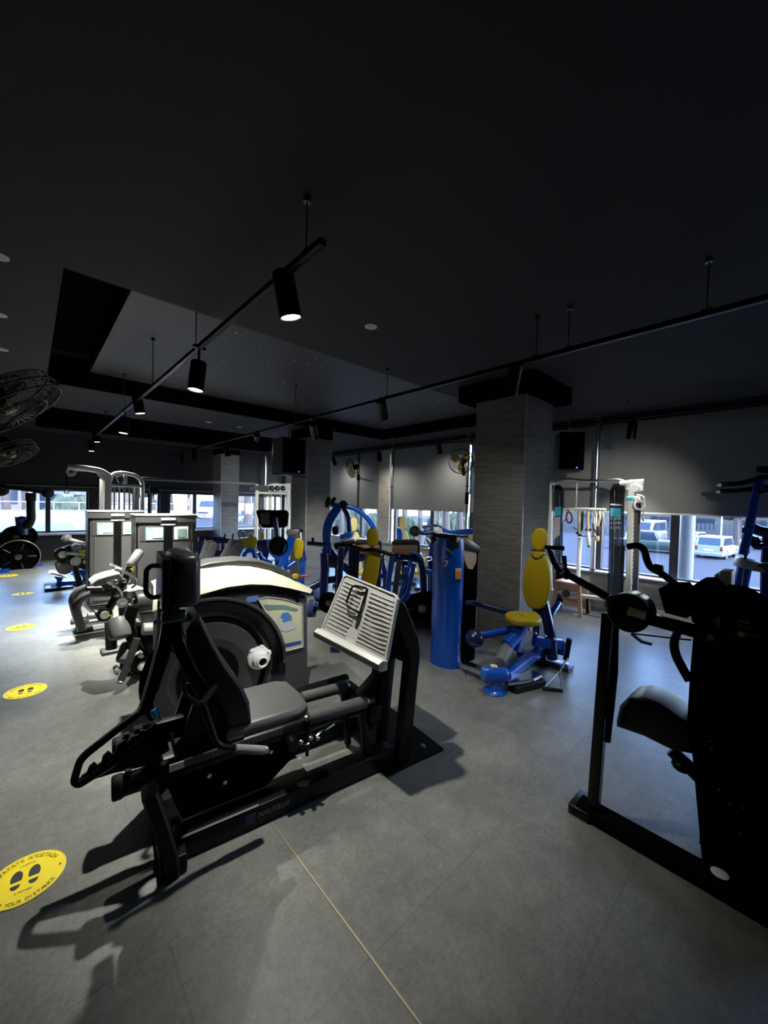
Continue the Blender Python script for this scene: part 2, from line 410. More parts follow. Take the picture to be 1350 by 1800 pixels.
# right wall: ledge stone under the windows, piers, lintel
ZS, ZL = 0.55, 2.80
struct(MB().box((XR+.1, (YB+YF)/2, ZS/2), (.2, YF-YB+.4, ZS)).build('wall_right', LEDB, smooth=False))
struct(MB().box((XR+.1, (YB+YF)/2, (ZL+ZC)/2), (.2, YF-YB+.4, ZC-ZL)).build('wall_right_lintel', WALD, smooth=False))
struct(MB().box((XR-.0, (YB+YF)/2, ZS+.012), (.26, YF-YB, .024), bev=.006).build('trim_1', SILL))
c = MB()
for y0, y1 in ((6.72, 7.10), (2.95, 3.25), (-1.4, -1.0), (11.3, 11.8)):
    c.box((XR+.0, (y0+y1)/2, (ZS+ZL)/2), (.30, y1-y0, ZL-ZS))
struct(c.build('wall_right_piers', LEDB, smooth=False))
wn = 1
for (y0, y1, muls) in ((3.25, 6.72, (5.53, 4.50)), (7.10, 11.3, (8.0, 9.6)), (-1.0, 2.95, (1.18, 2.15, 0.1)), (YB, -1.4, ())):
    f = MB(); t = .05
    f.box((XR+.1, (y0+y1)/2, ZS+t/2), (.09, y1-y0, t)); f.box((XR+.1, (y0+y1)/2, ZL-t/2), (.09, y1-y0, t))
    for yy, ww in [(y0+t/2, t), (y1-t/2, t)]+[(m, .10) for m in muls]: f.box((XR+.1, yy, (ZS+ZL)/2), (.10, ww, ZL-ZS))
    fo = struct(f.build('window_%d' % wn, FRM, smooth=False))
    MB().box((XR+.12, (y0+y1)/2, (ZS+ZL)/2), (.006, y1-y0-.02, ZL-ZS-.02)).build('pane', GLASS, fo, smooth=False); wn += 1
# far wall
ZS2, ZT2 = 0.63, 1.66
struct(MB().box(((XL+XR)/2, YF+.1, ZS2/2), (XR-XL+.4, .2, ZS2)).build('wall_far', WALD, smooth=False))
struct(MB().box(((XL+XR)/2, YF+.1, (ZT2+ZC)/2), (XR-XL+.4, .2, ZC-ZT2)).build('wall_far_upper', WALD, smooth=False))
struct(MB().box(((XL+XR)/2, YF-.01, ZS2-.02), (XR-XL, .16, .05), bev=.006).build('trim_2', SILL))
struct(MB().box(((XL+XR)/2, YF-.03, ZT2+.06), (XR-XL, .06, .02), bev=.004).build('trim_3', mat('grey ledge strip', (.16, .16, .16), .5)))
c = MB()
for x0, x1 in ((XL, -1.2), (1.08, 1.26), (2.62, 2.84), (5.36, 5.62), (6.3, 6.5)): c.box(((x0+x1)/2, YF+.06, (ZS2+ZT2)/2), (x1-x0, .2, ZT2-ZS2))
struct(c.build('wall_far_piers', WALD, smooth=False))
for (x0, x1, muls) in ((-1.2, 1.08, (0.335,)), (1.26, 2.62, ()), (2.84, 5.36, (3.52, 4.5)), (5.62, 6.3, ())):
    f = MB(); t = .045
    f.box(((x0+x1)/2, YF+.1, ZS2+t/2), (x1-x0, .09, t)); f.box(((x0+x1)/2, YF+.1, ZT2-t/2), (x1-x0, .09, t))
    for xx, ww in [(x0+t/2, t), (x1-t/2, t)]+[(m, .09) for m in muls]: f.box((xx, YF+.1, (ZS2+ZT2)/2), (ww, .10, ZT2-ZS2))
    fo = struct(f.build('window_%d' % wn, FRM, smooth=False))
    MB().box(((x0+x1)/2, YF+.12, (ZS2+ZT2)/2), (x1-x0-.02, .006, ZT2-ZS2-.02)).build('pane', GLASS, fo, smooth=False); wn += 1
# stone clad columns with a dark capital
def column(n, x0, x1, y0, y1, zt=2.76, m=LEDG, cap=.10):
    o = struct(MB().box(((x0+x1)/2, (y0+y1)/2, zt/2), (x1-x0, y1-y0, zt)).build('column_%d' % n, m, smooth=False))
    MB().box(((x0+x1)/2, (y0+y1)/2, (zt+ZC)/2), (x1-x0+2*cap, y1-y0+2*cap, ZC-zt)).build('capital', BLKM, o, smooth=False)
    e = MB()
    for (xx, yy) in ((x0, y0), (x0, y1), (x1, y0)): e.box((xx, yy, zt/2), (.012, .012, zt))
    e.build('corner_strip', mat('grey corner trim', (.30, .30, .29), .35, .6), o, smooth=False)
column(1, 3.95, 4.58, 2.06, 2.68, cap=.16)
column(2, 3.95, 4.50, 6.50, 7.08, cap=.02)
column(3, 4.02, 4.52, 11.2, 11.8, zt=2.8, cap=.02)

# roller blinds on the right wall
def blind(y0, y1, zb, label):
    t = thing('roller_blind', label, 'blind', loc=(XR-.09, (y0+y1)/2, zb), group='grey roller blinds on the window wall')
    w = y1-y0
    MB().box((0, 0, (ZL-zb)/2), (.004, w, ZL-zb)).build('cloth', BLIND, t, smooth=False)
    MB().box((0, 0, .008), (.018, w, .024), bev=.006).build('hem_bar', WHT if zb > 1.4 else BLIND, t)
    MB().cyl((.03, -w/2, ZL-zb-.02), (.03, w/2, ZL-zb-.02), .035).build('roller', BLIND, t)
blind(7.98, 9.95, 1.36, 'grey roller blind left of the wall fan, with a dark seam at its right edge')
blind(7.13, 7.94, 1.36, 'narrow grey roller blind just left of the beige stone pier')
blind(4.55, 6.66, 1.385, 'wide grey roller blind behind the round yellow wall fan')
blind(3.3, 4.42, 1.39, 'grey roller blind strip just left of the big stone column')
blind(2.2, 2.92, 1.47, 'grey roller blind behind the black speaker by the window')
blind(-1.0, 2.12, 1.475, 'large grey roller blind with white hem bar, at the right')

struct(MB().box((XR-.095, 7.96, (1.30+ZL)/2), (.03, .06, ZL-1.30)).build('trim_4', FRM, smooth=False))
# bright metal pipes in front of the windows
def pipe(x, y, z0, z1, label, band):
    t = thing('steel_pipe', label, 'pipe', loc=(x, y, z0))
    MB().cyl((0, 0, 0), (0, 0, z1-z0), .035, n=16).build('tube', STL, t)
    b = MB(); [b.cyl((0, 0, z-z0-.012), (0, 0, z-z0+.012), .043, n=16) for z in (z0+.03, 1.9, z1-.04)]; b.build('clamp', DSTL, t)
    if band: MB().cyl((0, 0, band[0]-z0), (0, 0, band[1]-z0), .038, n=16).build('sleeve', BLKM, t)
pipe(6.36, 4.49, ZS+.02, 2.92, 'bright steel pipe standing in front of the round yellow fan', (1.55, 1.78))
pipe(6.38, 6.66, ZS+.02, 2.92, 'bright steel pipe beside the beige stone pier', None)
pipe(6.34, 2.14, ZS+.02, 2.92, 'bright steel pipe beside the black speaker on the right', None)
pipe(5.56, 11.65, ZS2+.02, 2.92, 'slim steel pipe near the far corner left of the hanging speaker', None)
# ------------------------------------------------------------------ track lighting
def track(x, y0, y1, z, label, rods):
    t = thing('lighting_track', label, 'track', loc=(x, y0, z))
    MB().box((0, (y1-y0)/2, 0), (.035, y1-y0, .032), bev=.004).build('rail', BLK, t)
    for yy in rods:
        if yy < y0 or yy > y1: continue
        zc = ZC
        for (a, b, c2, d, zz) in ((RX0, RX1, RY0, RY1, ZC+.225), (SX0, SX1, SY0, SY1, ZC+.34)):
            if a < x < b and c2 < yy < d: zc = zz if x > .6 else ZC+.44
        m = MB(); m.cyl((0, yy-y0, .016), (0, yy-y0, zc-z), .004, n=8); m.cyl((0, yy-y0, zc-z-.03), (0, yy-y0, zc-z), .018, n=12); m.box((0, yy-y0, .02), (.022, .05, .016))
        m.build('suspension_rod', DSTL, t)
TZ1, TZ2, TZ3 = 2.68, 2.64, 2.72
TX1, TX2, TX3 = .945, 2.77, 5.75
track(TX1, 1.46, 11.0, TZ1, 'black lighting track on the left carrying the lit spotlights', [1.6, 3.2, 4.6, 6.2, 7.9, 9.6])
track(TX2, -1.0, 11.4, TZ2, 'long black lighting track hung across the middle of the ceiling', [.4, 1.38, 1.15, 3.0, 4.9, 7.0, 9.5])
track(TX3, -.8, 9.6, TZ3, 'black lighting track running along in front of the window blinds', [1.6, 3.6, 6.0, 8.4])

def spot_proto():
    t = thing('track_spotlight', 'x', 'spotlight', loc=(0, 0, 0))
    # local -Z is the beam; the can hangs from its top joint at the origin
    MB().lathe((0, 0, 0), (0, 0, -1), [(0, .0), (.050, .0), (.056, .006), (.056, .206), (.058, .210), (.058, .220), (.052, .220), (.048, .206), (0, .206)], 24).build('can', BLK, t)
    MB().lathe((0, 0, -.212), (0, 0, -1), [(0, 0), (.047, 0), (.047, .004), (0, .004)], 20).build('lens', GLOW, t)
    return t
def joint(t, off):
    m = MB(); m.cyl((0, 0, -.03), off, .009, n=10); m.box(V(off)+V((0, 0, .006)), (.03, .09, .024), bev=.004); return m.build('adapter', BLK, t)
SPOTS = []
def place_spot(tx, tz, top, bot, lit, label, power=0, group=None, tilt_x=0.0, cone=74, ky=0.0, aim=None):
    p = W.x(top[0], top[1], tx); q = W.y(bot[0], bot[1], p.y+ky)
    d = (q-p).normalized(); d = (d+V((tilt_x, 0, 0))).normalized()
    if aim: d = (V(aim)-p).normalized()
    t = dup(SPOT_P, label=label) if SPOTS else SPOT_P
    SPOTS.append(t); t['label'] = label; t['group'] = group or 'black track spotlights'
    t.location = p; rot = d.to_track_quat('-Z', 'Y'); t.rotation_euler = rot.to_euler()
    inv = rot.inverted(); off = inv @ V((tx-p.x, 0, tz-p.z-.01)); joint(t, off)
    if not lit:
        for c in kids(t):
            if c.name.startswith('lens'):
                c.data = c.data.copy(); c.data.materials.clear(); c.data.materials.append(GLASSD)
    if power:  # lamp added wherever power is set, spots drawn with a dark lens included
        ld = bpy.data.lights.new('spot_lamp', 'SPOT'); ld.energy = power; ld.spot_size = R(cone); ld.spot_blend = .9; ld.shadow_soft_size = .028
        ld.color = (1.0, .975, .90)
        lo = bpy.data.objects.new('spot_lamp', ld); COL.objects.link(lo); lo.location = p+d*.226; lo.rotation_euler = rot.to_euler()
GLASSD = mat('unlit lamp glass', (.05, .05, .05), .2)
SPOT_P = spot_proto()
L1 = 330
for i, (a, b, lab) in enumerate([
    ((497, 478), (511, 557), 'large lit black spotlight nearest the camera, above the leg press'),
    ((350, 636), (344, 682), 'lit black spotlight second along the left track from the nearest'),
    ((240, 694), (247, 729), 'lit black spotlight third along the left track from the nearest'),
    ((220, 733), (217, 760), 'lit black spotlight fourth along the left track from the nearest'),
    ((167, 757), (171, 780), 'lit black spotlight fifth along the left track from the nearest'),
    ((162, 774), (161, 794), 'lit black spotlight sixth along the left track, next to the farthest one'),
    ((136, 783), (138, 802), 'farthest lit black spotlight at the end of the left track')]):
    place_spot(TX1, TZ1, a, b, True, lab, power=(250, 440, 1450, 900, 480, 380, 280)[i], cone=(80, 88, 92, 92, 110, 110, 90)[i], ky=(.0, .0, .0, 0, 0, 0, 0)[i])
AIMS = {0: (3.2, 2.2, .5), 1: (4.3, 4.2, .9), 2: (4.0, 5.6, .9), 3: (4.35, 8.9, 1.85)}
for i, (a, b, lab, pw, tx) in enumerate([
    ((907, 642), (907, 700), 'black spotlight hanging in front of the big stone column', 55, .35),
    ((669, 704), (671, 739), 'unlit black spotlight in the middle of the ceiling, on the middle track', 180, .35),
    ((550, 745), (551, 769), 'black spotlight hanging in front of the top of the middle column', 300, .45),
    ((451, 763), (454, 783), 'black spotlight just left of the hanging speaker', 300, .4),
    ((397, 782), (399, 799), 'small black spotlight above the far stone pier', 0, .1),
    ((341, 791), (342, 807), 'small black spotlight at the far end of the middle track, right of its neighbour', 0, 0),
    ((322, 799), (321, 813), 'last small black spotlight at the far end of the middle track', 0, 0)]):
    place_spot(TX2, TZ2, a, b, False, lab, power=pw, tilt_x=tx, cone=(130 if i == 0 else 60), aim=AIMS.get(i))
for i, (a, b, lab, lit, pw) in enumerate([
    ((584, 803), (586, 818), 'small unlit black spotlight just right of the middle column, above the left fan', False, 40),
    ((666, 794), (666, 811), 'lit black spotlight against the blinds, between the two wall fans', True, 50),
    ((769, 778), (770, 799), 'unlit black spotlight against the blind, left of the round yellow fan', False, 48),
    ((1113, 741), (1115, 771), 'black spotlight above the cable crossover, in front of the large blind', False, 190)]):
    place_spot(TX3, TZ3, a, b, lit, lab, power=pw, cone=(160, 160, 160, 72)[i], tilt_x=(.3, .15, .3, .0)[i], aim=(None, None, None, (6.15, 1.85, .25))[i])

p = V((TX2, -.75, TZ2-.04)); t = dup(SPOT_P, label='added black spotlight out of view at the right hand end of the middle track'); SPOTS.append(t)  # extra spotlight out of view, added to brighten the cable crossover
d = (V((5.85, 1.55, 1.55))-p).normalized(); t.location = p+d*.03; rot = d.to_track_quat('-Z', 'Y'); t.rotation_euler = rot.to_euler(); joint(t, rot.inverted() @ V((0, 0, .03)))
ld = bpy.data.lights.new('spot_lamp', 'SPOT'); ld.energy = 420; ld.spot_size = R(32); ld.spot_blend = .8; ld.shadow_soft_size = .03; ld.color = (1, .97, .88)
lo = bpy.data.objects.new('spot_lamp', ld); COL.objects.link(lo); lo.location = p+d*.26; lo.rotation_euler = rot.to_euler()
# recessed downlights (off)
def downlight(u, v, z, label, r=.048):
    p = W.z(u, v, z); t = thing('recessed_downlight', label, 'downlight', loc=p, group='pale recessed downlights')
    MB().lathe((0, 0, 0), (0, 0, -1), [(r*.7, -.004), (r*.72, .003), (r, .005), (r*1.05, .0)], 24).build('trim_ring', PALEP, t)
    MB().lathe((0, 0, .002), (0, 0, -1), [(0, 0), (r*.7, 0), (r*.7, .003), (0, .003)], 20).build('lens', mat('frosted lens', (.42, .42, .38), .6), t)
downlight(652, 574, ZC, 'round pale downlight in the middle of the ceiling, right of the big spotlight')
downlight(367, 742, ZC, 'pale downlight between the ceiling recess and the far wall, left one of two')
downlight(421, 751, ZC, 'pale downlight between the ceiling recess and the far wall, right one of two')
for (u, v, l) in ((-3, 450, 'pale downlight at the left edge of the picture, highest of three'), (-2, 553, 'pale downlight at the left edge of the picture, middle of three'), (3, 614, 'pale downlight at the left edge of the picture, lowest of three')):
    downlight(u, v, ZC, l)

# ------------------------------------------------------------------ speakers
def speaker(loc, deg, size, label, drop, arm):
    f = Frame(loc[0], loc[1], deg, loc[2]); t = thing('loudspeaker', label, 'speaker', f, 'hanging black loudspeakers')
    w, d, h = size
    b = MB(); b.prism([(-w/2, -d/2, -h/2), (w/2, -d/2, -h/2), (w*.38, d/2, -h/2), (-w*.38, d/2, -h/2)], (0, 0, h), bev=.012); b.build('cabinet', mat('black speaker cabinet', (.022, .022, .023), .6, 0, .2), t)
    MB().box((0, -d/2-.006, 0), (w*.94, .016, h*.94), bev=.007).build('grille', mat('black speaker mesh', (.002, .002, .002), .8, 0, .0), t)
    m = MB(); m.cyl((w*.2, -d/2-.015, -h*.43), (w*.2, -d/2-.02, -h*.43), .010, n=12); m.build('indicator_light', LED, t)
    pl = MB(); pl.box((0, 0, -h/2-.012), (w*.75, d*.85, .014)); pl.beam((0, 0, -h/2-.012), arm, .04, .02); pl.build('bracket', BLK, t)
    hd = MB(); hd.cyl((-w*.25, d*.5*.9, .04), (-w*.25, d*.5+.012, .04), .05, n=14); hd.build('handle_cup', BLKG, t)
    if drop: MB().cyl((w*.05, 0, h/2), (w*.05, 0, h/2+drop), .012, n=10).build('drop_rod', STL, t)
p = W.x(517, 803, 3.55)
p = W.x(505, 803, 3.50)
speaker((p.x, p.y, p.z), 6, (.50, .42, .64), 'black loudspeaker hung on the middle stone column', .22, (.42, -.02, -.36))
q = W.x(1000, 800, 6.0)
speaker((5.95, 2.42, 2.36), -48, (.36, .34, .56), 'black loudspeaker hung in front of the window blind on the right', .28, (.05, .42, -.33))

# ------------------------------------------------------------------ wall fans
FANB = glass('yellow tinted fan blade', (.62, .55, .28), .06)
def fan(c, face, r, label, mount, n_r=3):
    c = V(c); face = V(face).normalized(); t = thing('wall_fan', label, 'fan', loc=c, group='wall fans')
    a, u = basis(face)
    g = MB()
    for k, (rr, z) in enumerate(((r, 0), (r*.98, .045), (r*.98, -.045), (r*.62, .07), (r*.62, -.07))): g.ring(face*z, face, rr, .0055, 32, 5)
    for k in range(30):
        an = 2*PI*k/30; e = a*math.cos(an)+u*math.sin(an)
        g.tube([face*.075+e*.04, face*.07+e*r*.62, face*.045+e*r*.98, e*r, face*-.045+e*r*.98, face*-.07+e*r*.62, face*-.075+e*.05], 0.0024, 4)
    g.build('cage', mat('dark wire', (.03, .03, .03), .4, .6), t)
    h = MB(); h.lathe(face*-.02, face, [(0, .07), (.028, .065), (.036, .03), (.036, 0), (0, 0)], 18); h.build('hub', mat('dull cream hub', (.25, .24, .18), .5), t)
    for k in range(n_r):
        an = 2*PI*(k/n_r)+.5; e = a*math.cos(an)+u*math.sin(an); s = face.cross(e)
        b = MB(); vs = []; fs = []
        for i in range(7):
            q2 = i/6; rr = r*(.13+.75*q2); wd = r*(.10+.30*math.sin(PI*min(1, q2*.72+.1)))
            for sgn in (-1, 1): vs.append(e*rr+s*(sgn*wd*.75)+face*(sgn*.024))
        nn = len(vs); vs += [v-face*.003 for v in vs]
        for i in range(6):
            j = 2*i; fs += [(j, j+1, j+3, j+2), (nn+j, nn+j+2, nn+j+3, nn+j+1), (j, j+2, nn+j+2, nn+j), (j+1, nn+j+1, nn+j+3, j+3)]
        fs += [(0, nn, nn+1, 1), (12, 13, nn+13, nn+12)]
        b.mesh(vs, fs).build('blade', FANB, t)
    m = MB(); m.lathe(face*-.08, -face, [(0, -.02), (.05, -.02), (.062, .02), (.055, .11), (0, .13)], 18); m.build('motor', BLKM, t)
    m = MB(); mv = V(mount)-c; m.tube([face*-.14, face*-.17+V((0, 0, -.08)), mv+V((0, 0, -.02))], .016, 8, rad=.05); m.box(mv, (.06, .06, .14), bev=.01); m.build('arm', BLKM, t)
fan(W.x(810, 811, 6.05), (-.92, -.30, -.12), .235, 'round wall fan with yellowish blades by the bright steel pipe', (XR-.1, 4.62, 2.2))
fan(W.x(617, 823, 5.85), (-.55, .80, -.25), .24, 'black wall fan seen edge-on beside the middle column', (XR-.12, 7.95, 2.18))
d = W.ray(8, 712).normalized(); c = CAM+d*3.0; e = RT*.70+UP*-.72; e = (e-d*e.dot(d)).normalized()
fan(c, e-d*.30, .27, 'large dark fan at the left edge, highest of the two there', (XL+.03, 2.3, 2.35))
d = W.ray(20, 797).normalized(); c = CAM+d*6.2; e = RT*.60+UP*-.80; e = (e-d*e.dot(d)).normalized()
fan(c, e-d*.35, .25, 'dark fan with yellowish blades at the left edge, below the large fan', (XL+.03, 6.4, 2.3))

# ------------------------------------------------------------------ distance stickers on the floor
def ring_text(s, rr, mid, size, up_out, m, root, name):
    """letters along a circle, all in one mesh"""
    me_v, me_f = [], []
    tot = sum(.62 if ch not in 'I ' else .42 for ch in s)*size; ang = -tot/2/rr
    for ch in s:
        wch = (.62 if ch not in 'I ' else .42)*size; a = ang+wch/2/rr; ang += wch/rr
        if ch == ' ': continue
        th = mid-a if up_out else mid+a
        pos = V((math.cos(th), math.sin(th), 0))*rr; out = V((math.cos(th), math.sin(th), 0)); yd = out if up_out else -out
        xd = yd.cross(V((0, 0, 1)))
        o = text('glyph', ch, size, pos+V((0, 0, .0032)), xd, yd, m, ext=.0004)
        n = len(me_v); me_v += [tuple(v.co) for v in o.data.vertices]; me_f += [tuple(n+i for i in p.vertices) for p in o.data.polygons]
        d = o.data; bpy.data.objects.remove(o); bpy.data.meshes.remove(d)
    me = bpy.data.meshes.new(name); me.from_pydata(me_v, [], me_f); me.materials.append(m)
    o = bpy.data.objects.new(name, me); COL.objects.link(o); o.parent = root; return o
def sticker(label):
    t = thing('floor_sticker', label, 'floor sticker', loc=(0, 0, 0), group='yellow distance stickers')
    r = .128
    MB().lathe((0, 0, 0), (0, 0, 1), [(0, .002), (r, .002), (r, .0), (0, 0)], 48).build('disc', YELP, t)
    MB().ring((0, 0, .0022), (0, 0, 1), r-.002, .0012, 48, 4).build('rim', mat('pale yellow rim', (.85, .78, .3), .5), t)
    for sx in (-1, 1):
        m = MB(); cx = sx*.027
        def foot(c, a, b, cut):
            return [V((cx+a*math.cos(k/24*2*PI), c+b*math.sin(k/24*2*PI) if True else 0, .0022)) for k in range(24) if cut(math.sin(k/24*2*PI))]
        m.prism(foot(.016, .0185, .036, lambda s: s > -.62), (0, 0, .0008)); m.prism(foot(-.020, .0150, .022, lambda s: s < .1), (0, 0, .0008))
        m.build('footprint', INK, t)
    ring_text('ΚΡΑΤΑΤΕ ΑΠΟΣΤΑΣΗ', r*.80, PI/2, .023, True, INKO, t, 'lettering')
    ring_text('KEEP YOUR DISTANCE', r*.86, -PI/2, .021, False, INKO, t, 'lettering')
    text('lettering', '2 ΜΕΤΡΑ', .012, (0, r*.55, .0030), (1, 0, 0), (0, 1, 0), INKO, t, .0003)
    text('lettering', '2 METRES', .012, (0, -r*.50, .0030), (1, 0, 0), (0, 1, 0), INKO, t, .0003)
    for sx in (-1, 1): MB().cyl((sx*r*.84, .0, .002), (sx*r*.84, .0, .003), .004, n=10).build('dot', INK, t)
    return t
st0 = sticker('yellow distance sticker nearest the camera, cut by the left edge')
st0.location = (-.008, 2.062, .0005); st0.rotation_euler = (0, 0, R(-6))
for (u, v, a, lab) in ((45, 1215, -4, 'yellow distance sticker second from the camera'), (37, 1103, 3, 'yellow distance sticker third from the camera'),
                       (40, 1044, 0, 'yellow distance sticker fourth from the camera'), (15, 1012, 0, 'farthest yellow distance sticker, by the blue machine at the left edge')):
    q = W.z(u, v, 0); dup(st0, (q.x, q.y, .0005), (0, 0, R(a)), lab)
# ------------------------------------------------------------------ outside
wd = bpy.data.worlds.new('daylight'); SC.world = wd; wd.use_nodes = True; nt = wd.node_tree
bg = nt.nodes['Background']; sky = nt.nodes.new('ShaderNodeTexSky'); sky.sky_type = 'NISHITA'; sky.sun_disc = False
sky.sun_elevation = R(45); sky.sun_rotation = R(165); sky.air_density = 1.2; sky.dust_density = 1.5
tint = nt.nodes.new('ShaderNodeMix'); tint.data_type = 'RGBA'; tint.blend_type = 'MULTIPLY'; tint.inputs[0].default_value = 1; tint.inputs[7].default_value = (.84, .96, 1.24, 1)
nt.links.new(sky.outputs[0], tint.inputs[6]); nt.links.new(tint.outputs[2], bg.inputs['Color']); bg.inputs['Strength'].default_value = 2.5
ASPH = mat('pale grey asphalt', (0.042, 0.045, 0.053), .9, 0, .05, var=.08, scale=1.2)
GZ1, GZ2 = -1.75, -.55
struct(MB().box((46.9, 6, GZ1-.1), (80, 120, .2)).build('ground_lot', ASPH, smooth=False))
struct(MB().box((-10+6.8/2-.1, 52, GZ2-.1), (40, 80, .2)).build('ground_street', ASPH, smooth=False))
WPW = mat('white painted masonry', (0.30, 0.315, 0.35), .7)
LEAF1 = mat('green leaves', (0.022, 0.039, 0.017), .8, var=.6, scale=6, bump=1.0, bscale=9)
LEAF2 = mat('olive leaves', (0.039, 0.050, 0.026), .8, var=.6, scale=5, bump=1.0, bscale=9)
BARK = mat('grey brown bark', (0.065, 0.050, 0.043), .9, var=.4, scale=8, bump=.6, bscale=20)
CGL = mat('car window glass', (.02, .03, .045), .08, 0, .6)
CPL = mat('black car plastic', (.03, .03, .03), .5)
TYR = mat('tyre rubber', (.03, .03, .03), .8)
def tree(x, y, z0, h, r, m, label, trunk=.14, n=9):
    t = thing('street_tree', label, 'tree', loc=(x, y, z0), group='trees outside')
    rd = random.Random(int(x*91+y*37))
    MB().tube([(0, 0, 0), (.05, .02, h*.3), (-.04, .05, h*.62), (0, 0, h*.8)], lambda q: trunk*(1-.6*q), 9).build('trunk', BARK, t)
    c = MB()
    for k in range(n):
        a = rd.uniform(0, 2*PI); q = rd.uniform(0, .75)*r; s = rd.uniform(.35, .6)*r
        b = bmesh.new(); bmesh.ops.create_icosphere(b, subdivisions=3, radius=1)
        for v in b.verts:
            k2 = 1+rd.uniform(-.16, .16); v.co = V((v.co.x*s*k2+q*math.cos(a), v.co.y*s*k2+q*math.sin(a), v.co.z*s*.8*k2+h*.78+rd.uniform(0, 0.01)+(k % 3-1)*r*.3))
        c._add(b)
    c.build('crown', m, t, smooth=False)
def car(label, name, x, y, z, deg, L, Wd, H, colr, kind, hood=.95, cat='car'):
    f = Frame(x, y, deg, z); t = thing(name, label, cat, f, 'vehicles parked outside')
    P = mat('car paint '+colr[0], colr[1], .25, 0, .5, coat=.6)
    w = Wd/2; belt = H*.55; lo = .22
    b = MB()
    if kind == 'van':  prof = [(L/2, lo), (L/2, .75), (L/2-.25, belt), (-L/2, belt), (-L/2, lo)]; cab = [(L/2-.28, belt-.02), (L/2-1.05, H), (-L/2+.12, H), (-L/2, belt-.02)]
    elif kind == 'pickup': prof = [(L/2, lo), (L/2, .8), (L/2-.1, belt-.02), (L/2-hood, belt+.03), (-L/2, belt+.03), (-L/2, lo)]; cab = [(L/2-hood, belt), (L/2-hood-.6, H), (L/2-hood-1.8, H), (L/2-hood-2.0, belt)]
    else: prof = [(L/2, lo), (L/2, .6), (L/2-.12, belt-.1), (L/2-hood, belt), (-L/2+(.0 if kind != 'sedan' else 0), belt), (-L/2, belt-.15), (-L/2, lo)]; cab = [(L/2-hood-.02, belt-.02), (L/2-hood-.75, H), (-L/2+(.25 if kind != 'sedan' else 1.1), H), (-L/2+(.02 if kind != 'sedan' else .55), belt-.02)]
    b.prism([(p, -w, q) for p, q in prof], (0, Wd, 0), bev=.07); b.build('body', P, t)
    c = MB(); c.prism([(p, -w+.09, q) for p, q in cab], (0, Wd-.18, 0), bev=.06); cb = c.build('cabin', P, t)
    # glass: side, front, back
    g = MB(); s = .84; cx2 = sum(p for p, q in cab)/4; cz = sum(q for p, q in cab)/4
    ins = [(cx2+(p-cx2)*.86, cz+(q-cz)*.70) for p, q in cab]
    for sy in (-1, 1): g.prism([(p, sy*(w-.095), q) for p, q in ins], (0, sy*.012, 0))
    for (i, j, o) in ((0, 1, .012), (3, 2, -.012)):
        a = V((cab[i][0], 0, cab[i][1])); d = V((cab[j][0], 0, cab[j][1])); A = a+(d-a)*.14; D = a+(d-a)*.84; k = w-.20
        g.prism([A+V((0, -k, 0)), A+V((0, k, 0)), D+V((0, k*.94, 0)), D+V((0, -k*.94, 0))], (o, 0, abs(o)*.6))
    g.build('window', CGL, t)
    for sx in (1, -1):
        for sy in (1, -1):
            q = V((sx*(L/2-.82), sy*(w-.10), .31)); MB().lathe(q-V((0, sy*.1, 0)), (0, sy, 0), [(0, 0), (.31, 0), (.33, .03), (.33, .19), (.30, .21), (.20, .20), (0, .19)], 20).build('wheel', TYR, t)
    m = MB(); [m.box((L/2-.02, sy*(w-.28), .68), (.10, .34, .16), bev=.03) for sy in (1, -1)]; m.build('headlight', mat('headlight glass', (.3, .33, .36), .15), t)
    m = MB(); [m.box((-L/2+.01, sy*(w-.13), belt*.88), (.06, .14, .30), bev=.02) for sy in (1, -1)]; m.build('tail_light', mat('red tail light', (.2, .015, .015), .2), t)
    m = MB(); m.box((L/2, 0, .38), (.08, Wd*.92, .14), bev=.03); m.box((-L/2, 0, .38), (.08, Wd*.92, .14), bev=.03); m.build('bumper', CPL if kind == 'pickup' else P, t)
    MB().box((-L/2-.02, 0, belt*.72), (.02, .5, .11)).build('number_plate', PAP, t)
    MB().box((L/2+.01, 0, .56), (.05, Wd*.5, .16), bev=.02).build('grille', CPL, t)
WC, GC, SC2 = ('white', (.24, .25, .27)), ('green', (.008, .026, .022)), ('silver', (.11, .12, .14))
def at(u, v, z): return W.z(u, v, z)
p = at(1258, 984, GZ1); car('white people carrier parked tail towards the window, at the right', 'minivan', p.x+2.2, p.y+.2, GZ1, -6, 4.1, 1.60, 1.52, WC, 'mpv', .85, 'car')
p = at(1215, 976, GZ1); car('silver saloon car parked left of the white people carrier', 'parked_car', p.x+7.0, p.y+1.0, GZ1, -14, 4.3, 1.75, 1.42, SC2, 'sedan', 1.1)
p = at(1152, 967, GZ1); car('white high roof van parked behind the green pickup', 'delivery_van', p.x+4.2, p.y+1.6, GZ1, 178, 5.0, 1.95, 2.25, WC, 'van', .8, 'van')
p = at(1140, 972, GZ1); car('dark green pickup truck parked in front of the white van', 'pickup_truck', p.x+1.4, p.y+.35, GZ1, 100, 4.9, 1.8, 1.6, GC, 'pickup', 1.1, 'truck')
car('white car close under the window, only its roof showing', 'parked_car', 11.6, 1.75, GZ1, 92, 4.3, 1.8, 1.48, WC, 'mpv', 1.0)
p = at(1340, 968, GZ1); car('white car far right behind the blue pulley machine', 'parked_car', p.x+1.5, p.y, GZ1, 120, 4.3, 1.75, 1.45, WC, 'sedan', 1.1)
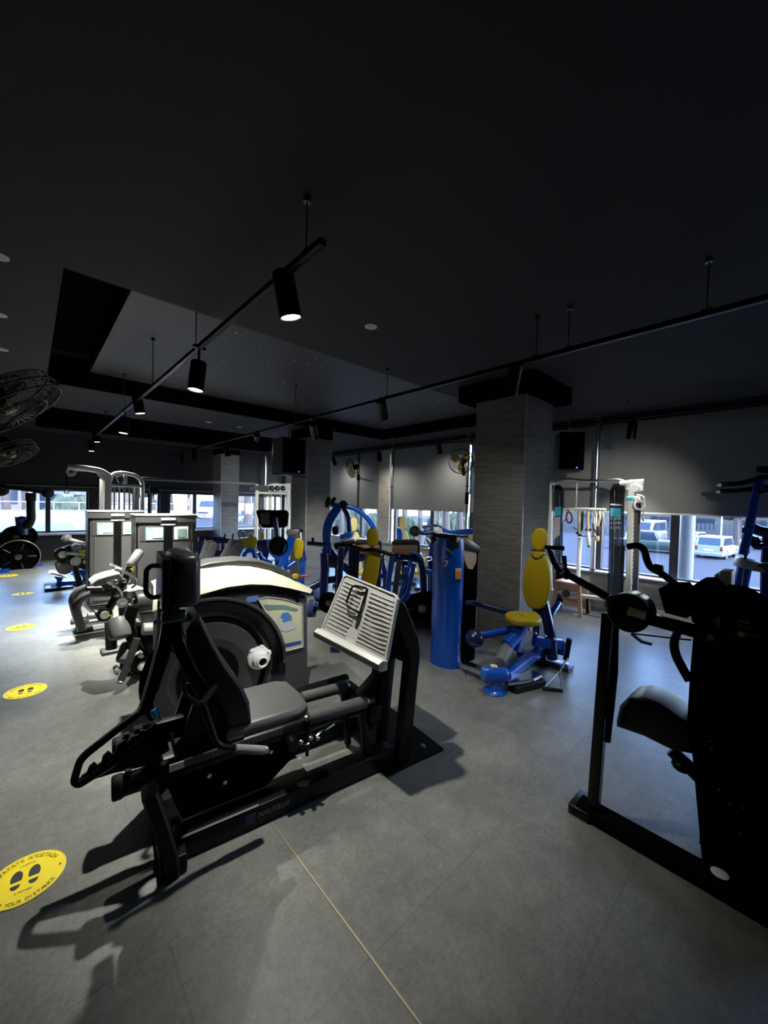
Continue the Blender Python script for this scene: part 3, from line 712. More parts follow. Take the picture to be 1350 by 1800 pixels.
# cars seen through the far windows
p = at(361, 911, GZ2); car('white off road car facing the far window, beside the stone pier', 'parked_car', p.x+1.0, p.y+2.0, GZ2, 238, 4.5, 1.9, 1.85, WC, 'mpv', 1.2)
p = at(325, 908, GZ2); car('white car half hidden by the window post in the far window', 'parked_car', p.x-1.2, p.y+6.2, GZ2, 232, 4.6, 1.85, 1.8, WC, 'mpv', 1.2)
p = W.x(426, 905, 22); car('small silver car seen in the narrow far window', 'parked_car', 17.0, p.y*17/22, GZ1+.6, 215, 4.2, 1.75, 1.45, SC2, 'mpv', 1.1)
def seen(u, X): return W.x(u, 890, X).y
for i, (u, xx) in enumerate(((640, 21), (728, 19), (790, 24), (600, 25))):
    car(('silver car seen below the blind left of the beige pier', 'white car seen below the wide blind right of the beige pier', 'silver car seen below the wide blind by the steel pipe', 'white car seen below the blind right of the middle column')[i], 'parked_car', xx, seen(u, xx), GZ1+.45, 60+35*i, 4.3, 1.78, 1.5, (SC2, WC, SC2, WC)[i], 'mpv', 1.0)
# trees and bushes
for i, (u, xx, r) in enumerate(((583, 11.5, .16), (601, 14.5, .2), (668, 13, .2), (713, 17.5, .26), (741, 12, .16), (786, 14.5, .26), (811, 11.6, .18), (436, 15.5, .5))):
    tree(xx, seen(u, xx), GZ1, 5.4, .75, (LEAF1, LEAF2)[i % 2], ('tree trunk outside just right of the middle column', 'tree trunk outside behind the blue pulldown machine', 'tree trunk outside behind the beige pier', 'tree trunk outside by the pale window post', 'thin tree trunk outside behind the dark mullion', 'broad tree trunk outside behind the tower numbered 7', 'tree trunk outside left of the bright steel pipe', 'thick tree trunk seen in the narrow far window')[i], r, 6)
def bush(u, xx, h, r, m, label, y=None):
    q = V((xx, seen(u, xx), 0)) if y is None else W.y(u, 885, y); rd = random.Random(int(u)); t = thing('street_bush', label, 'bush', loc=(q.x, q.y, (GZ1 if y is None else GZ2)), group='bushes outside')
    c = MB()
    for k in range(6):
        b = bmesh.new(); bmesh.ops.create_icosphere(b, subdivisions=3, radius=1); a = rd.uniform(0, 6.28); s = rd.uniform(.5, .75)*r
        for v in b.verts: k2 = 1+rd.uniform(-.18, .18); v.co = V((v.co.x*s*k2+.5*r*math.cos(a), v.co.y*s*k2+.5*r*math.sin(a), h*.55+v.co.z*h*.42*k2))
        c._add(b)
    c.build('leaves', m, t, smooth=False); MB().cyl((0, 0, 0), (0, 0, h*.5), .06, n=8).build('stem', BARK, t)
for i, (u, xx, h, r) in enumerate(((590, 18.5, 2.7, 1.0), (618, 17.5, 2.9, .9), (657, 16.4, 2.6, .8), (722, 15.6, 2.5, .8), (768, 17.3, 2.9, .8), (805, 19.8, 2.8, .7))):
    bush(u, xx, h, r, (LEAF2, LEAF1)[i % 2], ('leafy bush outside right of the middle column', 'leafy bush outside under the arm of the pulldown machine', 'leafy bush outside left of the beige pier', 'leafy bush outside right of the pale window post', 'leafy bush outside right of the dark mullion', 'leafy bush outside by the bright steel pipe')[i])
tree(44, seen(1297, 44), GZ1, 4.6, 1.5, LEAF1, 'green tree behind the white people carrier', .3)
for i, (u, y, h, r, m) in enumerate(((8, 24, 4.6, 1.3, LEAF1), (43, 27.5, 4.8, 1.3, LEAF1), (268, 24, 3.8, 1.3, LEAF1), (300, 27.5, 4.0, 1.3, LEAF2), (332, 41, 4.8, 1.5, LEAF1), (238, 44, 5.0, 1.6, LEAF1))):
    q = W.y(u, 880, y); tree(q.x, q.y, GZ2, h, r, m, ('leafy tree at the left edge of the far window', 'leafy tree second from the left in the far window', 'leafy tree in the far window right of the silver cable station', 'olive tree seen in the far window left of the window post', 'leafy tree behind the white cars in the far window', 'leafy tree hidden by the silver cable station')[i], .2)
bush(127, 0, 2.0, .9, LEAF2, 'round bush behind the white wall in front of the low house', 22)
# white street wall with panels and a railing, and houses behind
q0 = W.y(-60, 900, 16.5).x; q1 = W.y(340, 900, 16.5).x
wl = thing('street_wall', 'long white masonry wall with raised panels and a railing outside the far windows', 'wall', loc=(q0, 16.5, GZ2))
zt = W.y(150, 897, 16.5).z-GZ2
MB().box(((q1-q0)/2, .1, zt/2), (q1-q0, .2, zt)).build('masonry', WPW, wl, smooth=False)
m = MB(); k = int((q1-q0)/1.3)
for i in range(k):
    x0 = i*1.3+.15; m.box((x0+.5, -.012, zt*.45), (1.0, .03, zt*.62), bev=.01)
m.build('panel', mat('pale blue white panel', (0.21, 0.23, 0.285), .7), wl)
m = MB(); m.beam((0, .1, zt+.26), (q1-q0, .1, zt+.26), .04, .03)
for i in range(k*2): m.cyl((i*.65, .1, zt), (i*.65, .1, zt+.25), .015, n=8)
m.build('railing', WPW, wl)
def house(u0, u1, y, h, label, colm, roof):
    x0 = W.y(u0, 880, y).x; x1 = W.y(u1, 880, y).x; t = thing('low_house', label, 'house', loc=((x0+x1)/2, y, GZ2), group='houses across the street')
    w = x1-x0; MB().box((0, 2, h/2), (w, 4, h)).build('walls', colm, t, smooth=False)
    MB().prism([(-w/2-.3, -.5, h), (w/2+.3, -.5, h), (w/2+.3, -.5, h+.22), (-w/2-.3, -.5, h+.22)], (0, 5, 0)).build('roof', roof, t, smooth=False)
    n = max(2, int(w/2.2))
    for i in range(n):
        xx = -w/2+(i+.5)*w/n; MB().box((xx, -.02, h*.6), (w/n*.62, .06, h*.42)).build('window', CGL, t, smooth=False)
HW = mat('pale rendered house wall', (0.20, 0.20, 0.225), .8); RT1 = mat('white roof edge', (0.174, 0.178, 0.200), .7)
house(58, 175, 30, 2.55, 'low pale house with a flat white roof beyond the white wall', HW, RT1)
house(175, 250, 36, 3.6, 'pale house behind the silver cable station', HW, RT1)
house(400, 470, 52, 3.8, 'pale building seen through the narrow far window', HW, RT1)
house(-60, 40, 44, 3.0, 'house with a brownish front behind trees at the left edge', mat('brown house wall', (0.130, 0.109, 0.104), .8), RT1)
# fence and building beyond the car park
fx = 52
fn = thing('park_fence', 'grey fence along the far side of the car park', 'fence', loc=(fx, 0, GZ1))
m = MB(); [m.box((0, -14+i*.35, .95), (.05, .26, 1.9)) for i in range(110)]; m.build('boards', mat('weathered fence board', (0.057, 0.057, 0.063), .8), fn, smooth=False)
m = MB(); [m.box((.05, -14+i*2.5, 1.0), (.1, .1, 2.05)) for i in range(16)]; m.build('posts', mat('fence post', (0.117, 0.117, 0.126), .7), fn)
bl = thing('low_building', 'long ochre and grey building beyond the fence', 'building', loc=(60, 4, GZ1))
MB().box((2, 0, 1.7), (4, 44, 3.4)).build('walls', mat('ochre render', (0.096, 0.076, 0.057), .8), bl, smooth=False)
MB().box((1.8, 0, 3.5), (5, 45, .25)).build('roof', mat('red brown roof', (0.087, 0.048, 0.039), .8), bl, smooth=False)
for i in range(9): MB().box((-.02, -18+i*4.4, 1.6), (.08, 2.0, 1.4)).build('window', CGL, bl, smooth=False)
lp_ = thing('lamp_post', 'slim grey lamp post outside behind the parked cars', 'lamp post', loc=(41, W.x(1268, 930, 41).y, GZ1))
MB().tube([(0, 0, 0), (0, 0, 3.6), (-.6, 0, 3.9)], .05, 8, rad=.3).build('pole', SILL, lp_); MB().box((-.7, 0, 3.88), (.4, .14, .08)).build('lamp_head', SILL, lp_)
pl_ = thing('white_post', 'white round post just outside the right window', 'post', loc=(W.x(1207, 950, 7.6).x, W.x(1207, 950, 7.6).y, GZ1))
MB().cyl((0, 0, 0), (0, 0, 5), .10, n=18).build('shaft', mat('pale blue white paint', (0.143, 0.170, 0.196), .5), pl_); MB().box((0, 0, .1), (.34, .34, .2)).build('foot', ASPH, pl_)
SC.view_settings.view_transform = 'Standard'; SC.view_settings.look = 'None'; SC.view_settings.gamma = 1.0; SC.view_settings.use_curve_mapping = False
SC.view_settings.exposure = 0.0
# ------------------------------------------------------------------ black leg press in the foreground
F = Frame(.475, 1.733, -8)
lp = thing('leg_press', 'black leg press with ribbed grey footplate, in the foreground', 'gym machine', F)
def Y(pts, y, f=None): f = f or F; return [f.y(u, v, y) for u, v in pts]
b = MB()
b.beam((-.02, .05, .05), (1.12, .05, .05), .10, .10); b.build('base_beam', BLK, lp)
b = MB(); b.beam((-.02, .45, .05), (1.12, .45, .05), .08, .10); b.build('base_beam', BLK, lp)
b = MB(); b.prism([(1.05, -.06, .0), (1.46, -.06, .0), (1.46, .56, .0), (1.05, .56, .0)], (0, 0, .018)); b.build('end_plate', BLK, lp)
m = MB(); [m.lathe((x, y, .018), (0, 0, 1), [(.016, 0), (.014, .012), (0, .014)], 8) for x, y in ((1.13, .02), (1.2, .24), (1.36, .02), (1.4, .5))]; m.build('anchor_bolt', STL, lp)
# front boot: bent upright that carries the rail end
pts = Y([(302, 1548), (300, 1505), (283, 1450), (262, 1392)], -.04)
b = MB(); b.bar([V((p.x, -.03, max(p.z, .0))) for p in pts], .09, .055, up=(1, 0, 0)); b.build('front_upright', BLK, lp)
b = MB(); b.bar([V((p.x, .44, max(p.z, .0))) for p in pts], .08, .085, up=(1, 0, 0)); b.build('front_upright', BLK, lp)
b = MB(); b.beam((-.03, -.06, .04), (-.03, .52, .04), .10, .075); b.build('front_foot', BLK, lp)
# rails the seat carriage rides on
for yy in (.10, .40):
    r = MB(); r.rod((-.235, yy, .352), (1.02, yy, .372), .043, .12); r.build('rail', BLK, lp)
    e = MB(); e.rod((-.242, yy, .352), (-.20, yy, .353), .048, .2); e.cyl((-.185, yy, .385), (-.185, yy, .412), .012, n=10); e.build('rail_bumper', RUB, lp)
sc = MB(); A, B2 = F.y(297, 1338, .05), F.y(498, 1268, .05)
sc.prism([(A.x, .052, .372), (B2.x, .052, .378), (B2.x, .052, .410), (A.x, .052, .404)], (0, .004, 0)); ro = sc.build('ruler_strip', mat('dark grey scale strip', (.075, .075, .075), .45), lp)
tk = MB()
for i in range(24):
    x = A.x+.03+(B2.x-A.x-.05)*i/23; tk.box((x, .0505, .388), (.003, .002, .020 if i % 4 else .03))
tk.build('scale_tick', INK, ro)
MB().box((A.x+.03, .050, .389), (.055, .004, .03)).build('scale_label', PAP, ro)
# padded stop bars ahead of the seat
for yy, (u0, v0, u1, v1) in ((.06, (541, 1262, 643, 1233)), (.30, (530, 1227, 609, 1206))):
    p, q = F.y(u0, v0, yy), F.y(u1, v1, yy)
    g = MB(); g.rod(p, q, .033, .25); go = g.build('padded_bar', mat('dark foam sleeve', (.05, .05, .05), .7, bump=.3, bscale=250), lp)
    e = MB(); d = (q-p).normalized(); [e.ell(k, (.017, .017, .017)) for k in (p-d*.008, q+d*.008)]; e.build('end_bolt', STL, go)
    MB().cyl(p+V((.0, 0, -.03)), V((p.x, yy, p.z-.20)), .013, .009, n=12).build('stop_pin', BLKG, lp)
    MB().cyl(q+V((-.02, 0, -.03)), V((q.x+.02, yy, .02)), .022, n=12).build('bar_post', BLK, lp)
MB().beam((.62, .06, .36), (.62, .44, .36), .05, .04).build('cross_member', BLK, lp)
MB().beam((1.0, .02, .33), (1.0, .48, .33), .08, .09).build('cross_member', BLK, lp)
# dark side skirts and carriage
b = MB(); b.prism([(x, .11, z) for x, z in ((-.06, .33), (.64, .335), (.60, .24), (.40, .10), (.02, .10))], (0, .012, 0)); b.build('side_skirt', BLKM, lp)
m = MB(); [m.lathe((x, .11, z), (0, -1, 0), [(.011, 0), (.010, .008), (0, .009)], 8) for x, z in ((.13, .26), (.20, .20), (.42, .27))]; m.build('skirt_bolt', STL, lp)
b = MB(); b.box((.30, .25, .385), (.62, .30, .05), bev=.01); b.prism([(x, .13, z) for x, z in ((.0, .40), (.34, .40), (.30, .47), (.12, .60), (.06, .60))], (0, .02, 0)); b.prism([(x, .36, z) for x, z in ((.0, .40), (.34, .40), (.30, .47), (.12, .60), (.06, .60))], (0, .02, 0)); b.build('seat_carriage', BLK, lp)
m = MB(); m.box((.24, .079, .40), (.07, .012, .03)); m.build('carriage_plate', DSTL, lp)
lk = MB(); lk.tube([(.50, .03, .33), (.56, .0, .30), (.66, .02, .34), (.74, .05, .34)], .012, 8, rad=.03); lk.cyl((.50, .0, .33), (.50, .06, .33), .03, n=14); lk.cyl((.60, -.01, .33), (.60, .03, .33), .022, n=14); lk.build('release_lever', BLKG, lp)
[MB().ell(p, (.012, .012, .012)).build('lever_bolt', STL, lp) for p in ((.53, -.01, .345), (.58, -.015, .35), (.62, -.012, .335))]
# seat cushion
st = MB(); st.prism([(.20, .085, .385), (.56, .085, .385), (.625, .13, .385), (.64, .25, .385), (.625, .43, .385), (.56, .475, .385), (.20, .475, .385)], (0, 0, .075), bev=.028, seg=4); st.build('seat', SEATG, lp)
# backrest: curved cushion built from its side profile
fr_ = [(352, 1084), (361, 1098), (372, 1122), (399, 1170), (427, 1208), (440, 1236), (444, 1272)]
bk_ = [(400, 1282), (392, 1255), (372, 1222), (345, 1180), (333, 1150), (328, 1112), (336, 1096)]
prof = Y(fr_+bk_, .09)
bkb = MB(); bkb.prism([V((p.x, .09, p.z)) for p in prof], (0, .38, 0), bev=.022, seg=4); bkb.build('backrest', LEA, lp)
# headrest
hd = [F.y(u, v, .10) for u, v in ((300, 978), (351, 976), (353, 1074), (300, 1074))]
x0, x1, z0, z1 = hd[0].x, hd[1].x, hd[3].z, hd[0].z
MB().box(((x0+x1)/2+.01, .28, (z0+z1)/2), (x1-x0, .36, z1-z0), bev=.035).build('headrest', mat('black glossy vinyl', (.034, .034, .034), .33, 0, .5), lp)
MB().box((x0-.014, .28, (z0+z1)/2-.01), (.03, .33, (z1-z0)*.95), bev=.004).build('headrest_plate', BLK, lp)
MB().box((x0+.02, .14, z0-.035), (.10, .05, .05), bev=.012).build('neck_bracket', DSTL, lp)
hp = Y([(284, 995), (266, 994), (257, 1002), (256, 1042), (266, 1051), (284, 1048)], .28)
b = MB(); b.tube(hp, .011, 10, rad=.03); b.build('headrest_handle', BLK, lp)
# back frame: bent flat bars down to the notched adjuster
for yy in (.17, .38):
    q = Y([(297, 1000), (296, 1080), (291, 1120), (278, 1175), (252, 1253)], .17)
    b = MB(); b.bar([V((p.x+(.05 if yy > .3 else 0), yy, p.z)) for p in q], .035, .045, up=(1, 0, 0), rad=.08); b.build('back_frame', BLK, lp)
    q = Y([(296, 1085), (318, 1150), (350, 1215), (385, 1265)], .17)
    b = MB(); b.bar([V((p.x+(.03 if yy > .3 else 0), yy, p.z)) for p in q], .03, .04, up=(1, 0, 0), rad=.06); b.build('back_strut', BLK, lp)
ed = MB(); q = Y([(279, 1056), (278, 1115), (269, 1168), (244, 1248)], .15); ed.bar(q, .010, .012, up=(0, 1, 0), rad=.06); ed.build('back_frame_edge', mat('pale grey frame edge', (.30, .30, .26), .45, .2), lp)  # thin pale grey strip along the back frame
# notched adjuster
plate = Y([(136, 1378), (200, 1358), (250, 1347), (298, 1318), (292, 1294), (272, 1272), (258, 1283), (246, 1284), (243, 1291), (232, 1294), (224, 1306), (219, 1300), (206, 1309), (203, 1321), (197, 1326), (190, 1320), (180, 1330), (178, 1340), (171, 1345), (165, 1340), (156, 1348), (152, 1358), (143, 1364)], .26)
b = MB(); b.prism([V((p.x, .255, p.z)) for p in plate], (0, .012, 0)); b.build('notched_plate', BLK, lp)
lo = Y([(250, 1249), (205, 1283), (152, 1325), (140, 1338), (130, 1372), (139, 1379), (200, 1340), (268, 1290)], .24)
b = MB(); b.bar([V((p.x, .24, p.z)) for p in lo], .028, .026, up=(0, 1, 0), rad=.03); b.build('adjuster_guard', BLK, lp)
c = F.y(269, 1246, .2); e = F.y(275, 1260, .2)
k = MB(); k.rod(c, e, .016, .3); ko = k.build('adjuster_grip', CYA, lp); MB().rod(e, e+(e-c)*.55, .011, .3).build('grip_tip', STL, ko)
MB().tube([c, c+V((-.01, .03, .03)), c+V((.02, .08, .05))], .008, 8).build('adjuster_stem', BLK, lp)
MB().beam((-.16, .30, .45), (.05, .30, .45), .05, .06).build('adjuster_block', BLK, lp)
# side grip bars
for yy, s in ((-.045, 1), (.56, 0)):
    q = Y([(334, 1190), (322, 1198), (326, 1222), (352, 1240)], -.045); g = Y([(357, 1238), (371, 1282), (382, 1312), (413, 1316)], -.045); h = Y([(413, 1316), (466, 1319)], -.045)
    b = MB(); b.tube([V((p.x, yy, p.z)) for p in q], .009, 8, rad=.02); b.tube([V((p.x, yy, p.z)) for p in g], .0145, 10, rad=.05); b.tube([V((q[3].x, yy, q[3].z)), V((q[3].x+.1, .12 if s else .40, q[3].z))], .014, 8)
    bo = b.build('side_handle', BLK, lp)
    a, e = V((h[0].x, yy, h[0].z)), V((h[1].x, yy, h[1].z)); t = MB(); t.rod(a, e, .019, .2); t.build('hand_grip', FOAM, bo)
    MB().rod(e, e+V((.014, 0, 0)), .016, .3).build('grip_cap', STL, bo)
# footplate: ribbed casting, tilted back, with a rolled lip
NB, FB, NT, FT = F.y(679, 1163, -.12), F.y(566, 1107, .46), F.y(700, 1048, -.10), F.y(607, 1010, .46)
xb, xt = (NB.x+FB.x)/2, (NT.x+FT.x)/2; zb, zt = (NB.z+FB.z)/2, (NT.z+FT.z)/2
print('FOOTPLATE', NB, FB, NT, FT)
def fp(s, t, o=0):
    """s across (0 near .. 1 far), t up; o = out from the face"""
    p = (NB*(1-s)+FB*s)*(1-t)+(NT*(1-s)+FT*s)*t; n = (FB-NB).cross(NT-NB).normalized(); n = n if n.x < 0 else -n
    return p+n*o
b = MB(); n0 = fp(.5, .5, 1)-fp(.5, .5, 0)
b.prism([fp(0, 0), fp(1, 0), fp(1, .94), fp(.95, 1), fp(.04, 1), fp(0, .95)], n0*-.022, bev=.005); po = b.build('footplate', ALU, lp)
r = MB()
for i in range(13):
    t = .10+i*.066
    for s0, s1 in ((.04, .44), (.585, .96)): r.prism([fp(s0, t-.0065, 0), fp(s1, t-.0065, 0), fp(s1, t+.0065, 0), fp(s0, t+.0065, 0)], n0*.0045)
r.build('rib', ALUW, po)
e = MB(); e.tube([fp(0, .02, .004), fp(0, .95, .004), fp(.04, 1, .004), fp(.95, 1, .004), fp(1, .95, .004), fp(1, .02, .004)], .006, 6, rad=.01); e.build('raised_rim', ALUW, po)
e = MB(); lip = [fp(-.01, 0, .03)+V((0, 0, -.02)), fp(1.01, 0, .03)+V((0, 0, -.02))]
e.prism([lip[0]+V((.03, 0, .02)), lip[0]+V((-.005, 0, .028)), lip[0]+V((-.028, 0, .012)), lip[0]+V((-.028, 0, -.02)), lip[0]+V((-.01, 0, -.034)), lip[0]+V((.03, 0, -.03))], lip[1]-lip[0], bev=.004); e.build('bottom_lip', ALUW, po)
e = MB(); [e.prism([lip[0]+k+V((0, 0, 0)), lip[0]+k+V((.001, 0, .003)), lip[1]+k+V((.001, 0, .003)), lip[1]+k], (-.003, 0, 0)) for k in (V((-.028, 0, .006)), V((-.028, 0, -.004)), V((-.028, 0, -.014)))]; e.build('lip_groove', DSTL, po)
e = MB(); e.lathe(fp(.52, .12, .0), n0, [(.05, .0), (.05, .003), (0, .004)], 20); e.build('worn_patch', ALUW, po)
e = MB(); e.tube([fp(.50, .93, .02), fp(.68, .90, .03), fp(.72, .86, .03), fp(.72, .58, .03), fp(.68, .54, .03), fp(.50, .52, .02)], .0075, 8, rad=.02); e.tube([fp(.50, .93, .006), fp(.50, .52, .006)], .007, 8); e.build('wire_loop', BLK, po)
e = MB(); e.prism([fp(.475, .52, 0), fp(.535, .52, 0), fp(.515, .22, 0), fp(.50, .22, 0)], n0*.003); e.build('slot', INK, po)
# carrier arms and uprights behind the plate
for yy, off in ((-.0, -.06), (.34, 0)):
    q = [V((xt-.0, yy, zt-.12)), V((1.17+off, yy, .95)), V((1.30+off, yy, .68)), V((1.28+off, yy, .50)), V((1.24+off, yy, .02))]
    b = MB(); b.bar(q, .07, .09, up=(1, 0, 0), rad=.12); b.build('upright', BLK, lp)
b = MB(); b.prism([(xb+.05, .06, zb+.02), (xt+.03, .06, zt-.08), (1.20, .06, .96), (1.30, .06, .80), (1.32, .06, .66), (1.20, .06, .58)], (0, .25, 0), bev=.02); b.build('plate_carrier', BLK, lp)
b = MB(); b.beam((1.10, .17, .02), (1.16, .17, .66), .12, .09, up=(1, 0, 0)); b.beam((.98, .17, .36), (1.14, .17, .48), .08, .07); b.build('carrier_post', BLK, lp)
b = MB(); b.cyl((1.20, .02, .62), (1.20, .38, .62), .03, n=16); b.build('pivot_shaft', DSTL, lp)
# lettering on the base beam
u0 = F.y(483, 1421, 0)
text('lettering', 'NAUTILUS', .033, (u0.x-.005, -.0012, .056), (1, 0, 0), (0, 0, 1), mat('grey lettering', (.13, .13, .13), .5), lp, shear=.25, bold=.0006)
MB().box((u0.x-.115, -.001, .054), (.045, .002, .045)).build('maker_emblem', mat('dim blue emblem', (.006, .014, .04), .5), lp)
hl = MB(); hl.prism([(.0, .001, .100), (.33, .001, .100), (.33, .012, .1012), (.0, .012, .1012)], (0, 0, .0015)); hl.build('beam_glint', STL, lp)  # bright strip paints the glint along the base beam's top edge

# ------------------------------------------------------------------ weight tower with the cream hood beside the leg press
T = Frame(*(F.w((0, 1.08, 0))[:2]), -8)
tw = thing('weight_tower', 'dark weight tower with curved cream hood and white dial behind the leg press', 'gym machine', T)
YT = lambda pts, y=0: [T.y(u, v, y) for u, v in pts]
xl, xr = T.y(276, 1200, 0).x, T.y(541, 1215, 0).x
zt_ = T.y(541, 1046, 0).z
top = [V((p.x, 0, p.z)) for p in YT([(541, 1046), (500, 1034), (450, 1029), (400, 1032), (352, 1046), (300, 1062), (276, 1072)])]
b = MB(); b.prism([V((xr, 0, 0))]+top+[V((xl, 0, 0))], (0, .34, 0), bev=.012); b.build('housing', GRYD, tw)
def band(up_, lo_, y0, d, bev):
    u = YT(up_, y0); l = YT(lo_, y0)
    m = MB(); m.prism(u+l[::-1], (0, d, 0), bev=bev, seg=3); return m
ups = [(270, 1030), (310, 1013), (353, 1001), (400, 995), (440, 996), (475, 1003), (510, 1017), (540, 1033), (546, 1040)]
los = [(268, 1075), (310, 1058), (353, 1045), (400, 1032), (440, 1027), (475, 1028), (510, 1034), (538, 1041), (546, 1043)]
m = MB(); L = [T.y(u, v, -.05) for u, v in los]; U = [T.y(u, v, .13) for u, v in ups]; Mi = [(a+b_)*.5+V((0, -.035, .03)) for a, b_ in zip(L, U)]; Bk = [V((p.x, .36, p.z-.01)) for p in U]; Bl = [V((p.x, .36, q.z)) for p, q in zip(U, L)]
rows = [L, Mi, U, Bk, Bl]; n = len(L); vs = [v for r_ in rows for v in r_]; fs = []
for r_ in range(5):
    for k in range(n-1): a, c2 = r_*n+k, ((r_+1) % 5)*n+k; fs.append((a, a+1, c2+1, c2))
fs += [tuple(r_*n for r_ in range(5)), tuple(r_*n+n-1 for r_ in range(5))]
m.mesh(vs, fs); m.build('hood', CRM, tw, angle=60)
band([(290, 1016), (330, 1000), (370, 989), (420, 984), (455, 986), (490, 996), (514, 1009)], [(290, 1024), (330, 1010), (370, 1000), (420, 996), (455, 998), (490, 1007), (514, 1019)], .16, .24, .012).build('hood_crest', GRYP, tw)
band([(353, 1052), (400, 1037), (440, 1032), (475, 1033), (510, 1039), (536, 1046)], [(353, 1058), (400, 1046), (440, 1042), (475, 1044), (510, 1049), (536, 1053)], -.012, .03, .004).build('hood_brace', BLKG, tw)
cc = T.y(366, 1186, 0); sx = (T.y(466, 1186, 0)-cc).length/100
def arcband(r0, r1, a0, a1, y0, d, bev=.006, n=40):
    o = [V((cc.x+r1*sx*math.cos(R(a0+(a1-a0)*i/n)), y0, cc.z+r1*sx*math.sin(R(a0+(a1-a0)*i/n)))) for i in range(n+1)]
    q = [V((cc.x+r0*sx*math.cos(R(a0+(a1-a0)*i/n)), y0, cc.z+r0*sx*math.sin(R(a0+(a1-a0)*i/n)))) for i in range(n+1)]
    m = MB(); 
    for i in range(n): m.prism([q[i], o[i], o[i+1], q[i+1]], (0, d, 0))
    bmesh.ops.remove_doubles(m.bm, verts=m.bm.verts, dist=1e-5); return m
a_end = 128
arcband(110, 134, -12, a_end, -.03, .032).build('outer_arc', BLKG, tw)
arcband(128, 134, -2, a_end, -.036, .01).build('arc_rim', mat('satin dark rim', (.12, .12, .12), .3, .6), tw)
m = MB(); m.lathe((cc.x, 0, cc.z), (0, -1, 0), [(100*sx, 0), (98*sx, .004), (0, .004)], 48); m.build('arc_recess', BLKM, tw)
m = MB(); m.lathe((cc.x, 0, cc.z), (0, -1, 0), [(90*sx, .0), (88*sx, .02), (62*sx, .026), (60*sx, .02), (0, .02)], 48); m.build('weight_disc', GRYD, tw)
m = MB(); m.lathe((cc.x, 0, cc.z), (0, -1, 0), [(50*sx, .0), (48*sx, .036), (0, .04)], 40); m.build('inner_disc', BLKG, tw)
dc = T.y(455, 1156, -.03)
m = MB(); m.lathe((dc.x, -.02, dc.z), (0, -1, 0), [(0, 0), (.083, 0), (.085, .012), (.080, .03), (.062, .04), (.055, .07), (.05, .08), (0, .08)], 36)
for a in (20, 75, 130): m.box((dc.x+.078*math.cos(R(a)), -.036, dc.z+.078*math.sin(R(a))), (.03, .03, .03), (0, -R(a), 0), bev=.005)
do = m.build('weight_dial', WHT, tw)
m = MB(); m.lathe((dc.x, -.10, dc.z), (0, -1, 0), [(.040, 0), (.040, .03), (.034, .034), (.028, .03), (.028, .012), (0, .012)], 28); m.build('dial_knob', SILV, do)
m = MB(); m.box((dc.x, -.115, dc.z), (.010, .01, .05), (0, .5, 0)); m.cyl((dc.x, -.112, dc.z), (dc.x, -.1135, dc.z), .026, n=20); m.build('dial_pointer', BLKG, do)
MB().box((dc.x+.055, -.062, dc.z+.035), (.012, .004, .006), (0, .6, 0)).build('dial_mark', INK, do)
pan = [V((p.x, -.004, p.z)) for p in YT([(452, 1052), (470, 1049), (500, 1053), (530, 1062), (532, 1136), (492, 1146), (487, 1125), (476, 1094), (463, 1070)])]
m = MB(); m.prism(pan, (0, -.008, 0), bev=.003); po = m.build('instruction_panel', CRM, tw)
e = MB(); e.tube([p+V((0, -.010, 0)) for p in pan], .005, 6, closed=True); e.build('panel_rim', mat('silver grey rim', (.40, .40, .36), .4, .3), po)
def disc_on(u, v, r, mt, nm, yy=-.0135):
    p = T.y(u, v, -.012); mm = MB(); mm.cyl((p.x, yy, p.z), (p.x, yy-.001, p.z), r, n=28); return mm.build(nm, mt, po)
disc_on(502, 1089, .052, PAPG, 'printed_figure'); 
q = [V((p.x, -.0148, p.z)) for p in YT([(486, 1084), (520, 1094), (518, 1104), (500, 1110), (487, 1104)])]; m = MB(); m.prism(q, (0, -.0008, 0)); m.build('printed_figure', mat('pale grey print', (.5, .52, .48), .5), po)
q = [V((p.x, -.0158, p.z)) for p in YT([(494, 1077), (506, 1075), (508, 1090), (496, 1094)])]; m = MB(); m.prism(q, (0, -.0008, 0)); m.build('printed_logo', PAPB, po)
q = [V((p.x, -.0135, p.z)) for p in YT([(462, 1062), (500, 1063), (524, 1070), (520, 1074), (496, 1070), (468, 1072)])]; m = MB(); m.prism(q, (0, -.0008, 0)); m.build('printed_band', PAPG, po)
q = [V((p.x, -.0135, p.z)) for p in YT([(497, 1131), (528, 1125), (528, 1131), (497, 1138)])]; m = MB(); m.prism(q, (0, -.0008, 0)); m.build('printed_strip', mat('dark blue print', (.03, .06, .22), .5), po)
q = [V((p.x, -.008, p.z)) for p in YT([(434, 1049), (454, 1046), (450, 1057), (430, 1058)])]; m = MB(); m.prism(q, (0, -.004, 0)); m.build('blue_sticker', mat('blue white sticker', (.12, .24, .62), .4), tw)
m = MB(); [m.bar([V((p.x, -.01, p.z)) for p in YT(k)], .02, .03, up=(0, 1, 0)) for k in ([(384, 1036), (398, 1052), (404, 1060)], [(524, 1040), (523, 1050), (521, 1058)])]; m.build('hood_clip', BLKG, tw)

